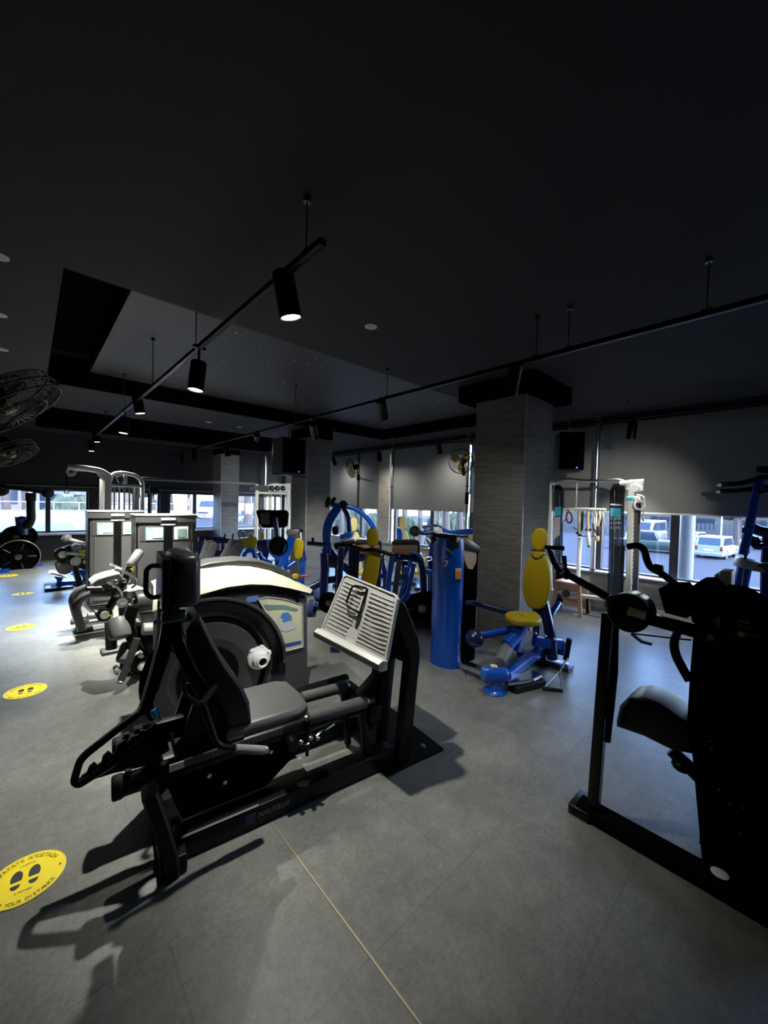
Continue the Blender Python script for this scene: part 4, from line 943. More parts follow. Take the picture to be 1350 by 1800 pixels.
# ------------------------------------------------------------------ padded machine behind the hood: two leaning grey back pads
G = Frame(*(F.w((.30, 2.25, 0))[:2]), -8)
gm = thing('padded_bench', 'machine with two leaning grey back pads showing above the cream hood', 'gym machine', G)
for i, (pts) in enumerate(([(352, 1000), (368, 955), (380, 953), (384, 960), (366, 1010)], [(383, 1005), (414, 951), (426, 952), (431, 960), (408, 1005)])):
    q = [V((p.x, 0, p.z)) for p in [G.y(u, v, 0) for u, v in pts]]; zmin = q[0].z
    ext = [q[0]+(q[0]-q[1])*.9]+q[1:4]+[q[4]+(q[4]-q[3])*.9]
    m = MB(); m.prism(ext, (0, .26, 0), bev=.02); m.build('back_pad', GREYV, gm)
    bx = ext[0].x; m = MB(); m.beam((bx+.08, .13, .0), ((ext[0].x+ext[1].x)/2+.05, .13, (ext[0].z+ext[1].z)/2), .06, .06, up=(0, 1, 0)); m.build('pad_post', BLK, gm)
m = MB(); m.beam((-.5, .13, .03), (.9, .13, .03), .08, .06); m.build('base_beam', BLK, gm)
MB().prism([(.2, .0, .42), (.62, .0, .42), (.62, .27, .42), (.2, .27, .42)], (0, 0, .07), bev=.02).build('seat', GREYV, gm)
m = MB(); m.beam((.4, .13, .0), (.4, .13, .42), .06, .06); m.build('seat_post', BLK, gm)

# ------------------------------------------------------------------ big black machine at the right edge
N = Frame(2.05, .65, -90)
nm = thing('chest_machine', 'large black machine with tall shroud and saddle seat at the right edge', 'gym machine', N)
YN = lambda pts, y=0: [N.y(u, v, y) for u, v in pts]
flat = lambda P, y: [V((p.x, y, p.z)) for p in P]
MB().beam((-.07, .02, .03), (1.3, .02, .03), .10, .06).build('base_beam', BLKM, nm)
MB().beam((-.05, -.04, .025), (-.05, .12, .025), .10, .05).build('base_foot', BLK, nm)
MB().box((-.07, .02, .02), (.03, .12, .045), bev=.01).build('foot_cap', RUB, nm)
pz = N.y(1092, 1085, 0)
MB().beam((0.0, .02, .05), (pz.x*.35, .02, pz.z), .055, .05, up=(1, 0, 0)).build('post', BLK, nm)
MB().tube([(.05, .05, pz.z-.03), (.055, .05, .75), (.035, .05, .40)], .020, 10).build('post_brace', BLK, nm)
c = N.y(1106, 1076, -.03)
m = MB(); m.lathe((c.x, .06, c.z), (0, -1, 0), [(0, 0), (.082, 0), (.088, .01), (.088, .11), (.080, .118), (0, .12)], 40); m.build('cam_disc', BLKG, nm)
h = N.y(1078, 1062, -.02); m = MB(); m.ell((h.x, 0, h.z), (.042, .06, .042), n=3); m.cyl((h.x-.01, -.01, h.z-.05), (h.x-.01, .05, h.z-.05), .018, n=12); m.build('cam_hub', BLK, nm)
q = flat(YN([(1105, 1066), (1136, 1075), (1133, 1090), (1102, 1081)], -.062), -.0605); m = MB(); m.prism(q, (0, -.0012, 0)); lo = m.build('warning_label', mat('pale label', (.62, .64, .58), .5), nm)
q = flat(YN([(1105, 1066), (1136, 1075), (1135, 1081), (1104, 1072)], -.062), -.0622); m = MB(); m.prism(q, (0, -.0008, 0)); m.build('label_band', mat('lime label band', (.55, .62, .06), .5), lo)
a, bq = q[0], q[1]; text('lettering', 'CAUTION', .009, (a+bq)/2+V((.004, -.0014, -.006)), bq-a, V((0, 0, 1)), INK, lo, .0002)
# working arm, lever, cable
P = YN([(1135, 1086), (1310, 1133)], 0); MB().beam(P[0], P[1], .05, .048).build('press_arm', BLK, nm)
MB().cyl(P[0]+V((.23, -.02, -.02)), P[0]+V((.23, -.032, -.02)), .012, n=10).build('arm_bolt', STL, nm)
P = YN([(1090, 1062), (1003, 1013)], .06); m = MB(); m.tube(P, lambda t: .022-.004*t, 10); m.build('lever', BLK, nm)
e = P[1]; m = MB(); m.ell(e+V((-.02, 0, 0)), (.022, .03, .022)); m.tube([e, e+V((-.03, .0, .04)), e+V((-.045, .02, .10))], .012, 8); m.tube(flat(YN([(986, 1008), (974, 990), (966, 968)], .06), .06), .015, 8); m.tube(flat(YN([(966, 968), (958, 962)], .06), .06)+[YN([(985, 965)], .06)[0]+V((0, .05, 0))], .012, 8); m.build('lever_clamp', BLKG, nm)
MB().tube(YN([(1112, 1114), (1150, 1118), (1182, 1122), (1215, 1125)], .0), .0035, 6).build('cable', BLKM, nm)
P = YN([(1110, 1113), (1128, 1128), (1146, 1132)], .03); MB().bar(P, .02, .012).build('pedal', DSTL, nm)
# curved grip arm rising behind
P = YN([(1103, 961), (1122, 958), (1133, 966), (1137, 985), (1144, 999), (1160, 1006), (1200, 1036), (1230, 1060)], .42); m = MB(); m.tube(P, .018, 10, rad=.05); m.build('grip_arm', RUB, nm)
P = YN([(1148, 998), (1166, 1002)], .42); MB().rod(P[0], P[1], .024, .3).build('grip_joint', BLK, nm)
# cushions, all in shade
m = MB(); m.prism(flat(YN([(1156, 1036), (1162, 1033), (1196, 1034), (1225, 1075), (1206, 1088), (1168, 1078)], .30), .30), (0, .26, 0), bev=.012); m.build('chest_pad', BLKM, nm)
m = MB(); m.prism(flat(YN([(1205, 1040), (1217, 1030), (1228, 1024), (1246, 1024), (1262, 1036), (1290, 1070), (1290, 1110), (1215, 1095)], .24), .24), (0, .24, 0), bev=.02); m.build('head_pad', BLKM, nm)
sp_ = flat(YN([(1081, 1268), (1087, 1243), (1104, 1229), (1128, 1228), (1158, 1240), (1192, 1264), (1222, 1284), (1222, 1330), (1180, 1322), (1130, 1297), (1081, 1280)], .12), .12)
m = MB(); m.prism(sp_, (0, .24, 0), bev=.035, seg=4); m.build('saddle_seat', LEA, nm)
m = MB(); m.beam((.42, .24, .02), (.42, .24, .50), .07, .07); P = YN([(1180, 1318), (1200, 1345)], .2); m.cyl(P[0], P[1]+V((.1, 0, -.05)), .03, n=12); m.ell(P[1], (.045, .05, .03)); m.build('seat_post', BLK, nm)
# shroud
sh = flat(YN([(1222, 1072), (1262, 1046), (1300, 1052), (1348, 1080), (1420, 1120), (1440, 1640), (1345, 1592), (1233, 1535), (1216, 1330), (1206, 1282), (1212, 1180)], .06), .06)
sh = [V((p.x, .06, max(p.z, .03))) for p in sh]
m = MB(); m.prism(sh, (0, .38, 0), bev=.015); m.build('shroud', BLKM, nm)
m = MB(); m.prism(flat(YN([(1226, 1086), (1440, 1150), (1440, 1170), (1300, 1130), (1226, 1110)], .03), .03), (0, .03, 0), bev=.004); m.build('name_plate', BLKG, nm)
P = YN([(1297, 1098), (1323, 1106)], .028); text('lettering', 'NITRO', .018, (P[0]+P[1])/2+V((0, -.0015, 0)), P[1]-P[0], V((0, 0, 1)), mat('dim grey lettering', (.6, .6, .6), .5), nm)
m = MB(); m.prism(flat(YN([(1296, 1088), (1318, 1094), (1318, 1097), (1296, 1091)], .028), .0285), (0, -.0008, 0)); m.prism(flat(YN([(1298, 1110), (1334, 1119), (1334, 1121), (1298, 1113)], .028), .0285), (0, -.0008, 0)); m.prism(flat(YN([(1252, 1090), (1266, 1084), (1266, 1104), (1260, 1104)], .028), .0285), (0, -.0008, 0)); m.build('plate_marking', mat('dim grey marking', (.4, .4, .4), .5), nm)
P = YN([(1284, 1114), (1310, 1136)], .0); m = MB(); m.tube([P[0], P[1]], .010, 8); m.build('lit_streak', mat('tan light streak', (.65, .40, .32), .4), nm)  # tan tube drawn for a light streak; the highlight is put into its colour
P = YN([(1300, 1118), (1304, 1113)], .0); MB().rod(P[0], P[1]+V((.006, 0, .004)), .012, .3).build('selector_knob', YELK, nm)
P = YN([(1193, 1108), (1184, 1128), (1187, 1150), (1198, 1172), (1212, 1196)], .10); m = MB(); m.bar(P, .03, .04, up=(0, 1, 0), rad=.05); m.build('side_loop', BLK, nm)
P = N.y(1251, 1316, .05); m = MB(); m.rod(P+V((0, 0, .01)), P+V((0, 0, -.01)), .006, .3); m.build('cable_stop', mat('dim blue plastic', (.03, .11, .34), .5), nm)
m = MB(); [m.ell(N.y(u, v, .056), (.006, .006, .006)) for u, v in ((1250, 1303), (1265, 1389), (1284, 1414), (1305, 1420), (1302, 1466), (1314, 1571))]; m.build('shroud_bolt', DSTL, nm)
P = N.y(1265, 1536, .0); P.z = .062
m = MB(); m.lathe(N.z(1265, 1536, .061), (0, 0, 1), [(0, 0), (.028, 0), (.030, .003), (.024, .006), (0, .007)], 20); m.build('white_cap', WHT, nm)
# grey weight plates and arm stub behind
m = MB(); [m.box(N.y(u, v, .9), (.050, .16, .17), bev=.006) for u, v in ((1268, 1034), (1278, 1028))]; m.build('counterweight', mat('grey plate paint', (.42, .42, .38), .5), nm)
MB().beam(N.y(1274, 1040, .9), N.y(1272, 1080, .5), .05, .05, up=(1, 0, 0)).build('counterweight_arm', BLK, nm)
# ------------------------------------------------------------------ helpers for machines measured on one plane
def facing(u, v, z=0.0):
    """frame on the floor at a sighted point, its Y axis pointing away from the viewer"""
    p = W.z(u, v, z); h = math.degrees(math.atan2(p.x, p.y)); return Frame(p.x, p.y, -h)
def at_dist(u, D):
    d = W.ray(u, 883); p = CAM+d*(D/FPX); h = math.degrees(math.atan2(d.x, d.y)); return Frame(p.x, p.y, -h)
def tb(f, root, name, m, pts, y, r, y2=None, rad=.05, n=10, bar=None):
    """tube (or bar w,h) along sighted points on plane y; y2 adds the same piece on the machine's other side"""
    P = [f.y(u, v, y) for u, v in pts]; out = []
    for k, yy in enumerate([y] if y2 is None else [y, y2]):
        b = MB(); Q = [V((p.x, yy, max(p.z, .012))) for p in P]
        if bar: b.bar(Q, bar[0], bar[1], up=(0, 1, 0), rad=rad)
        else: b.tube(Q, r, n, rad=rad, up=(0, 1, 0))
        out.append(b.build(name, m, root))
    return out[0]
def pd(f, root, name, m, pts, y, d, bev=.012):
    """cushion or plate: outline sighted on plane y, depth d"""
    P = [f.y(u, v, y) for u, v in pts]; b = MB(); b.prism([V((p.x, y, max(p.z, .0))) for p in P], (0, d, 0), bev=bev, seg=3); return b.build(name, m, root)
def rl(f, root, name, m, a, b_, y, r, bev=.25, y2=None):
    p, q = f.y(a[0], a[1], y), f.y(b_[0], b_[1], y if y2 is None else y2); k = MB(); k.rod(p, q, r, bev); return k.build(name, m, root)
def dk(f, root, name, m, c, y, r, d, n=28, hub=None, hm=None, spokes=0):
    """disc or weight plate facing the viewer"""
    p = f.y(c[0], c[1], y); b = MB(); b.lathe((p.x, y+d, p.z), (0, -1, 0), [(0, 0), (r*.96, 0), (r, d*.15), (r, d*.85), (r*.95, d), (r*.84, d), (r*.80, d*.7), (r*.42, d*.7), (r*.38, d), (0, d)], n)
    o = b.build(name, m, root)
    if hub:
        h = MB(); h.lathe((p.x, y, p.z), (0, -1, 0), [(hub, -.002), (hub, .012), (hub*.4, .016), (0, .016)], 18)
        for k in range(spokes):
            a = 2*PI*k/spokes; h.beam((p.x+hub*math.cos(a), y+d*.3, p.z+hub*math.sin(a)), (p.x+r*.84*math.cos(a), y+d*.3, p.z+r*.84*math.sin(a)), .012, .02)
        h.build('hub', hm or STL, o)
    return o
def ov(f, root, name, m, c, w, h, y, d, rot=0.0, bev=.02, taper=1.0):
    """oval cushion, w x h px around c"""
    pts = []
    for k in range(20):
        a = 2*PI*k/20; x = math.copysign(abs(math.cos(a))**.75, math.cos(a))*w/2; z = math.copysign(abs(math.sin(a))**.75, math.sin(a))*h/2
        x *= 1+(taper-1)*(z/h+.5); pts.append((c[0]+x*math.cos(rot)-z*math.sin(rot), c[1]+x*math.sin(rot)+z*math.cos(rot)))
    return pd(f, root, name, m, pts, y, d, bev)

# ------------------------------------------------------------------ two grey weight towers on the left
def stack_tower(x0, x1, y, zt, label, m):
    f = Frame(x0, y, 0); t = thing('weight_stack_tower', label, 'gym machine', f, 'grey weight stack towers'); w = x1-x0
    arc = [(w*k/12, -.07*math.sin(PI*k/12)) for k in range(13)]
    b = MB(); b.prism([V((x, yy, 0)) for x, yy in arc]+[V((w, .30, 0)), V((0, .30, 0))], (0, 0, zt-.10)); b.build('shroud', m, t)
    b = MB(); b.prism([V((x*1.02-w*.01, yy-.012, zt-.10)) for x, yy in arc]+[V((w*1.01, .31, zt-.10)), V((-w*.01, .31, zt-.10))], (0, 0, .085)); b.build('head_shell', GRYD, t)
    b = MB(); b.prism([V((x*1.03-w*.015, yy-.016, zt-.016)) for x, yy in arc]+[V((w*1.015, .315, zt-.016)), V((-w*.015, .315, zt-.016))], (0, 0, .020), bev=.004); b.build('top_cap', mat('pale grey top cap', (.34, .33, .30), .4), t)
    def on(u): return -.07*math.sin(PI*u)
    def tile(u0, u1, z0, z1, o, mt, nm, par=t):
        n = 5; bb = MB(); A = [V((w*(u0+(u1-u0)*k/n), on(u0+(u1-u0)*k/n)-o, 0)) for k in range(n+1)]
        for k in range(n): bb.prism([A[k]+V((0, 0, z0)), A[k+1]+V((0, 0, z0)), A[k+1]+V((0, 0, z1)), A[k]+V((0, 0, z1))], (0, .004, 0))
        return bb.build(nm, mt, par)
    tile(.38, .62, zt-.068, zt-.040, .020, WHT, 'badge')
    tile(.38, .62, zt-.135, zt-.120, .010, WHT, 'badge')
    tile(.10, .42, .08, zt-.36, .006, SMK, 'door_panel'); tile(.58, .90, .08, zt-.36, .006, SMK, 'door_panel')
    tile(.06, .94, zt-.34, zt-.115, .004, GRYD, 'head_panel')
    tile(.43, .57, .10, zt-.15, .007, BLKG, 'pin_slot')
    for u0, u1 in ((.14, .42), (.60, .86)):
        p = tile(u0, u1, zt-.33, zt-.16, .010, PAP if u0 > .5 else PAPG, 'instruction_card')
        if u0 < .5:
            tile(.17, .235, zt-.325, zt-.21, .013, WHT, 'printed_figure', p); tile(.25, .40, zt-.30, zt-.18, .013, mat('pale print', (.55, .58, .55), .5), 'printed_figure', p)
        else: tile(.66, .82, zt-.30, zt-.19, .013, PAPG, 'printed_figure', p)
    bb = MB(); bb.box((w/2, .12, .025), (w*1.04, .46, .05), bev=.01); bb.build('foot', BLK, t)
    for k in (0, 1): tile(.005+.965*k, .03+.965*k, .05, zt-.11, .004, BLKG, 'edge_strip')
    return t
YA, YBt = 6.6, 5.75
stack_tower(W.y(155, 905, YA).x, W.y(252, 902, YA).x, YA, W.y(200, 898, YA).z, 'grey weight stack tower below the silver cable station, left one of two', GRYD)
stack_tower(W.y(239, 912, YBt).x, W.y(343, 912, YBt).x, YBt, W.y(290, 905, YBt-.07).z, 'grey weight stack tower right behind the black headrest, right one of two', GRYP)

# ------------------------------------------------------------------ leg curl with the curved front leg
f = Frame(.55, 5.15, 0)
t = thing('leg_curl_machine', 'grey leg curl machine with curved front leg and raised roller, left of weight towers', 'gym machine', f)
tb(f, t, 'curved_leg', GRYD, [(160, 1044), (142, 1052), (133, 1067), (138, 1090), (144, 1108)], 0, .04, .42, rad=.15)
MB().box(f.z(147, 1107, .02)+V((0, .02, 0)), (.17, .14, .04), bev=.01).build('foot', GRYD, t); MB().box(f.z(147, 1107, .02)+V((0, .44, 0)), (.17, .14, .04), bev=.01).build('foot', GRYD, t)
tb(f, t, 'floor_rail', SILV, [(147, 1098), (190, 1091)], .05, .022, .30)
tb(f, t, 'top_rail', GRYD, [(158, 1045), (235, 1042)], .1, .035, .40)
pd(f, t, 'thigh_pad', GREYV, [(161, 1027), (167, 1032), (186, 1028), (205, 1024), (216, 1017), (211, 1007), (190, 1012), (172, 1018)], .05, .34, .016)
pd(f, t, 'pad_bracket', GRYD, [(180, 1030), (200, 1026), (196, 1046), (186, 1044)], .10, .2)
rl(f, t, 'roller_pad', GREYV, (246, 969), (229, 995), .15, .052, .3, .05)
tb(f, t, 'roller_stem', BLK, [(232, 992), (224, 1006), (220, 1020)], .1, .035)
for c in ((233, 1003), (196, 1084)): pd(f, t, 'warning_triangle', YELK, [(c[0]-4, c[1]-3), (c[0]+4, c[1]-4), (c[0]+1, c[1]+5)], -.02, .006, 0)
tb(f, t, 'hand_rail', STL, [(202, 999), (222, 1007), (238, 1015), (239, 1028), (231, 1034)], .0, .014, .34, rad=.06)
tb(f, t, 'hand_rail', STL, [(189, 1024), (206, 1031), (214, 1044), (215, 1056)], .0, .013, rad=.05)
rl(f, t, 'hand_grip', mat('tan grey grip', (.42, .33, .24), .5), (202, 999), (212, 1003), .0, .022)
tb(f, t, 'lever_arm', BLK, [(222, 1018), (208, 1040), (196, 1062), (186, 1082)], .05, .04, rad=.05)
dk(f, t, 'pivot_cap', BLKG, (184, 1081), .0, .075, .05, hub=.042, hm=WHT)
dk(f, t, 'selector_knob', WHT, (215, 1060), -.03, .055, .05)
[MB().ell(f.y(u, v, .0), (.028, .028, .028)).build('pivot_bolt', mat('satin bolt', (.3, .3, .3), .3, .8), t) for u, v in ((204, 1023), (218, 1021), (205, 1046))]
rl(f, t, 'ankle_roller', PALEV, (153, 1083), (166, 1082), .0, .035); tb(f, t, 'roller_rod', STL, [(147, 1060), (158, 1072), (168, 1081)], .05, .02); tb(f, t, 'roller_rod', STL, [(162, 1071), (185, 1068)], .05, .018)
tb(f, t, 'centre_post', BLK, [(215, 1030), (218, 1090)], .2, .05); pd(f, t, 'seat', PALEV, [(222, 1040), (246, 1036), (262, 1042), (262, 1052), (224, 1052)], .05, .36, .02)

# ------------------------------------------------------------------ nearer leg extension with rollers
f = Frame(.62, 3.7, 0)
t = thing('leg_extension_machine', 'dark leg extension machine with fat grey rollers, left of the black leg press', 'gym machine', f)
p = f.y(241, 1057, .05); b = MB(); b.lathe((p.x, .05, p.z), (1, .12, 0), [(0, -.02), (.085, -.02), (.092, 0), (.092, .16), (.085, .18), (0, .18)], 32); b.build('cam_drum', GRYD, t)
MB().cyl((p.x-.03, .05, p.z+.01), (p.x, .05, p.z+.01), .03, n=18).build('drum_cap', BLKG, t)
tb(f, t, 'swing_arm', BLKG, [(234, 1066), (226, 1088), (229, 1115), (242, 1142)], -.06, None, bar=(.085, .075), rad=.12)
pd(f, t, 'seat', PALEV, [(246, 1078), (285, 1076), (285, 1098), (252, 1100)], .05, .36, .02)
rl(f, t, 'thigh_roll', PALEV, (250, 1106), (284, 1104), -.04, .05)
tb(f, t, 'front_post', GRYD, [(194, 1092), (195, 1112), (196, 1140)], .05, .04); MB().box(f.z(195, 1143, .015), (.16, .16, .03), bev=.008).build('foot', GRYD, t)
for (a, c, r, yy) in (((207, 1086), (212, 1122), .078, -.02), ((228, 1131), (217, 1164), .060, .0)): rl(f, t, 'roller_pad', GREYV, a, c, yy, r, .3, yy-.08)
tb(f, t, 'roller_bar', GRYD, [(241, 1122), (228, 1158), (213, 1196)], -.12, .028, rad=0); p = f.y(213, 1196, -.12)
b = MB(); b.ring(p+V((-.008, -.01, -.012)), (-.3, -.5, -.8), .024, .006, 20, 6); b.build('bar_end', STL, t)
pd(f, t, 'small_pad', PALEV, [(200, 1178), (206, 1173), (212, 1177), (208, 1188), (202, 1186)], -.1, .08, .012)
dk(f, t, 'pivot_hub', BLKG, (250, 1170), .0, .088, .07, hub=.038, hm=WHT)
pd(f, t, 'hub_tab', WHT, [(243, 1156), (246, 1146), (254, 1153), (250, 1158)], -.01, .02, .004)
pd(f, t, 'seat_frame', BLK, [(236, 1104), (285, 1104), (285, 1150), (262, 1158), (244, 1140)], .10, .22, .01)
MB().beam((.0, .2, .025), (.75, .2, .025), .10, .05).build('base_beam', BLK, t); tb(f, t, 'rear_post', BLK, [(272, 1100), (270, 1178)], .2, .04)

# ------------------------------------------------------------------ black machine with white arms and a blue footplate machine beyond
f = Frame(.62, 7.3, 0)
t = thing('abdominal_machine', 'black machine with white arms and a grey roller, left of the weight towers', 'gym machine', f)
tb(f, t, 'post', BLK, [(131, 988), (137, 1015), (146, 1040)], .05, None, .40, bar=(.07, .10), rad=.2); MB().box(f.z(149, 1046, .02), (.2, .12, .04), bev=.01).build('foot', BLK, t)
tb(f, t, 'top_block', BLK, [(116, 960), (128, 985), (156, 990)], .15, .06)
tb(f, t, 'white_arm', WHT, [(116, 946), (156, 958)], .0, .026); rl(f, t, 'arm_end', PALEV, (112, 942), (121, 948), .0, .06)
tb(f, t, 'white_arm', WHT, [(113, 972), (138, 973)], .0, .026); rl(f, t, 'yellow_grip', YELK, (138, 973), (156, 973), .0, .045)
pd(f, t, 'back_pad', PALEV, [(124, 964), (132, 958), (142, 957), (142, 966), (128, 970)], .05, .3, .02)
dk(f, t, 'pivot_hub', BLKG, (110, 975), -.02, .10, .06, hub=.05, hm=mat('satin bolt', (.3, .3, .3), .3, .8)); rl(f, t, 'roller_pad', GREYV, (110, 989), (115, 1001), .15, .095, .25, -.05)
dk(f, t, 'end_cap', WHT, (133, 987), -.06, .065, .05); tb(f, t, 'link_rod', STL, [(134, 985), (148, 976)], -.02, .02); rl(f, t, 'small_pad', WHT, (146, 988), (156, 988), -.02, .025)
pd(f, t, 'seat', LEA, [(134, 990), (160, 990), (160, 1000), (136, 1000)], .05, .36, .02)
f = Frame(.42, 8.15, 0)
t = thing('hip_machine', 'low blue machine with white footplates at the far left', 'gym machine', f)
for y0 in (-.05, .45): pd(f, t, 'footplate', WHT, [(86, 1009), (92, 1007), (108, 1010), (120, 1017), (112, 1015), (98, 1011)], y0, .34, .006)
pd(f, t, 'pedestal', BLU, [(94, 1013), (112, 1016), (108, 1022), (110, 1030), (99, 1030), (101, 1021)], .1, .2, .01); MB().box(f.z(104, 1034, .02)+V((0, .2, 0)), (.36, .5, .03), bev=.01).build('foot', BLUD, t)
tb(f, t, 'floor_beam', BLU, [(108, 1026), (180, 1022)], .2, None, bar=(.08, .10)); 
pd(f, t, 'blue_guard', BLU, [(124, 1010), (140, 1001), (156, 1003), (156, 1012), (146, 1018), (142, 1010), (130, 1012)], .15, .2, .01)
tb(f, t, 'post', BLUD, [(152, 1022), (150, 985)], .3, .05)

# ------------------------------------------------------------------ blue plate loaded machine at the left edge
f = Frame(-.2, 10.75, 0)
t = thing('plate_loaded_machine', 'blue plate loaded machine against the far window at the left edge', 'gym machine', f)
dk(f, t, 'weight_plate', BLKM, (32, 979), -.08, .34, .07, hub=.06, hm=DSTL, spokes=5); b = MB(); p = f.y(32, 979, -.1); b.ring(p, (0, 1, 0), .335, .012, 36, 6); b.build('plate_rim', mat('worn plate rim', (.16, .16, .15), .4, .5), t)
dk(f, t, 'weight_plate', BLKM, (28, 945), .1, .24, .07, hub=.05, hm=DSTL); dk(f, t, 'weight_plate', BLKM, (42, 943), .2, .22, .07, hub=.05, hm=DSTL)
tb(f, t, 'main_beam', BLU, [(-30, 975), (0, 969), (29, 961), (45, 957)], .05, .06); tb(f, t, 'rear_leg', BLU, [(40, 957), (52, 966), (60, 978), (54, 992)], .0, .06, .5, rad=.2); MB().box(f.z(58, 994, .02), (.3, .14, .04), bev=.01).build('foot', BLU, t)
tb(f, t, 'front_leg', BLU, [(10, 966), (4, 1000)], .2, .06); MB().box(f.z(4, 1003, .02)+V((0, .1, 0)), (.2, .6, .04), bev=.01).build('foot', BLU, t)
tb(f, t, 'upright', BLUD, [(40, 940), (36, 908)], .1, .09); pd(f, t, 'head_block', BLUD, [(29, 910), (36, 907), (46, 908), (44, 918), (31, 919)], .0, .25, .02)
tb(f, t, 'lever', BLK, [(46, 928), (55, 914), (54, 890), (54, 868)], .0, .075, rad=.2); rl(f, t, 'hand_grip', RUB, (54, 881), (54, 866), .0, .085)
tb(f, t, 'cross_bar', BLK, [(-20, 853), (40, 860), (84, 867)], -.05, .035); MB().ell(f.y(84, 867, -.05), (.11, .11, .10)).build('round_grip', RUB, t); MB().ell(f.y(2, 861, .3), (.13, .13, .13)).build('round_grip', RUB, t)

# ------------------------------------------------------------------ silver cable station across the far end
f = Frame(1.0, 8.9, 0)
t = thing('cable_station', 'silver cable station with a long crossbar before the far windows', 'gym machine', f)
tb(f, t, 'pulldown_arm', SILV, [(119, 822), (150, 823), (178, 828), (190, 836)], .0, .055, rad=.2)
dk(f, t, 'pulley', SILV, (125, 830), -.03, .075, .05, hub=.03, hm=DSTL); tb(f, t, 'cable', BLKM, [(117, 832), (117, 862)], -.03, .008); b = MB(); b.ring(f.y(117, 864, -.03), (0, 1, 0), .03, .01, 16, 6); b.build('cable_hook', STL, t)
tb(f, t, 'upright', SILV, [(190, 834), (188, 960)], .0, None, bar=(.11, .09)); tb(f, t, 'upright', SILV, [(180, 842), (179, 960)], .45, .045)
tb(f, t, 'gusset', SILV, [(170, 829), (180, 840), (189, 848)], .0, .03)
tb(f, t, 'arch_tube', SILV, [(192, 848), (198, 833), (215, 831), (240, 836), (250, 846), (251, 960)], .1, .04, rad=.15)
tb(f, t, 'cross_tube', SILV, [(190, 853), (251, 855)], .05, .03); tb(f, t, 'side_post', GRYP, [(239, 856), (238, 960)], .3, .06)
pd(f, t, 'pulley_block', GRYP, [(204, 838), (214, 836), (218, 845), (210, 849)], .0, .12, .01); pd(f, t, 'pulley_block', SILV, [(217, 834), (224, 834), (224, 850), (217, 850)], .0, .12, .01)
for u in (201, 209.5, 218.5, 227.5, 234): tb(f, t, 'guide_rod', DSTL, [(u, 856), (u-.4, 960)], .15, .014)
tb(f, t, 'long_crossbar', mat('dull grey tube', (.20, .20, .20), .4, .4), [(250, 841), (350, 846), (452, 851)], .1, .035)
tb(f, t, 'hook_post', BLK, [(262, 852), (262, 960)], .0, .025); tb(f, t, 'hook_post', BLK, [(265, 856), (264, 960)], .2, .02)
for u in (452, 460, 467, 475, 484, 494, 503, 508): tb(f, t, 'upright', SILV if u not in (460, 484) else DSTL, [(u, 852), (u-2, 960)], (.0 if u in (452, 508) else .2), .045 if u in (452, 475, 508) else .03)
pd(f, t, 'head_block', SILV, [(474, 852), (484, 849), (500, 851), (511, 849), (511, 862), (500, 866), (486, 863), (475, 864)], -.05, .35, .015)
pd(f, t, 'head_block', GRYP, [(447, 853), (472, 854), (472, 863), (449, 862)], -.05, .3, .015)
tb(f, t, 'cross_tube', SILV, [(450, 866), (510, 868)], -.02, .03)
for u in (478, 488, 498): dk(f, t, 'pulley', BLKG, (u, 858), -.12, .06, .05, hub=.025)
MB().beam((.2, .2, .03), (5.3, .2, .03), .1, .06).build('floor_beam', SILV, t)
f = Frame(2.6, 8.6, 0)
t = tag(MB().prism([f.w(f.y(u, v, 0)) for u, v in ((263, 855), (272, 856), (280, 862), (281, 870), (277, 864), (268, 864), (264, 868))], (0, .10, 0), bev=.012).build('cable_attachment', RUB), 'black handle attachment hanging on the cable station right of the left tower', 'handle')
# low rack of bars
f = Frame(3.3, 8.0, 0)
t = thing('bar_rack', 'low navy rack with upright pegs behind the grey back pads', 'rack', f)
tb(f, t, 'top_rail', BLUD, [(360, 951), (408, 951)], .0, .05, .4); tb(f, t, 'leg', BLUD, [(364, 951), (362, 1000)], .0, .04, .4); tb(f, t, 'leg', BLUD, [(404, 951), (404, 1000)], .0, .04, .4)
for u in (371, 394, 408): tb(f, t, 'peg', BLK, [(u, 951), (u+2, 938)], .0, .018)
tb(f, t, 'shelf', BLUD, [(362, 975), (405, 975)], .0, .04, .4)
# ------------------------------------------------------------------ blue machine with yellow seat and the tower marked 7
A = Frame(2.83, 1.68, 0)
t = thing('adductor_machine', 'blue thigh machine with yellow seat and back and tower numbered 7, by the stone column', 'gym machine', A)
# tower
zt = 1.22; cx, cy = .10, .62           # shell front, local
def shell(z, s=1.0, dx=0): 
    return [V((cx+.05*s+dx-.12*s*math.cos(a), cy+.165*s*math.sin(a), z)) for a in [R(-95+190*k/14) for k in range(15)]]
rings = [(0, 1.0), (.04, 1.0), (.25, .93), (.6, .97), (.95, 1.0), (1.12, .98), (zt, .92)]
vs, fs = [], []
for z, s in rings: vs += shell(z, s)
for i in range(len(rings)-1):
    for k in range(14): a = i*15+k; fs.append((a, a+1, a+16, a+15))
nb = len(vs); vs += [v+V((.02, 0, 0)) for v in vs]
for i in range(len(rings)-1):
    for k in range(14): a = nb+i*15+k; fs.append((a, a+15, a+16, a+1))
MB().mesh(vs, fs).build('front_shell', BLU, t)
MB().box((cx+.21, cy, .56), (.30, .27, 1.12), bev=.012).build('weight_housing', BLKM, t)
b = MB(); b.prism([V((cx-.06, cy-.15, zt-.02)), V((cx-.02, cy-.15, zt+.04)), V((cx+.14, cy-.15, zt+.03)), V((cx+.38, cy-.15, zt-.08)), V((cx+.37, cy-.15, zt-.16)), V((cx+.10, cy-.15, zt-.11)), V((cx+.02, cy-.15, zt-.12))], (0, .30, 0), bev=.02); b.build('top_cap', BLKG, t)
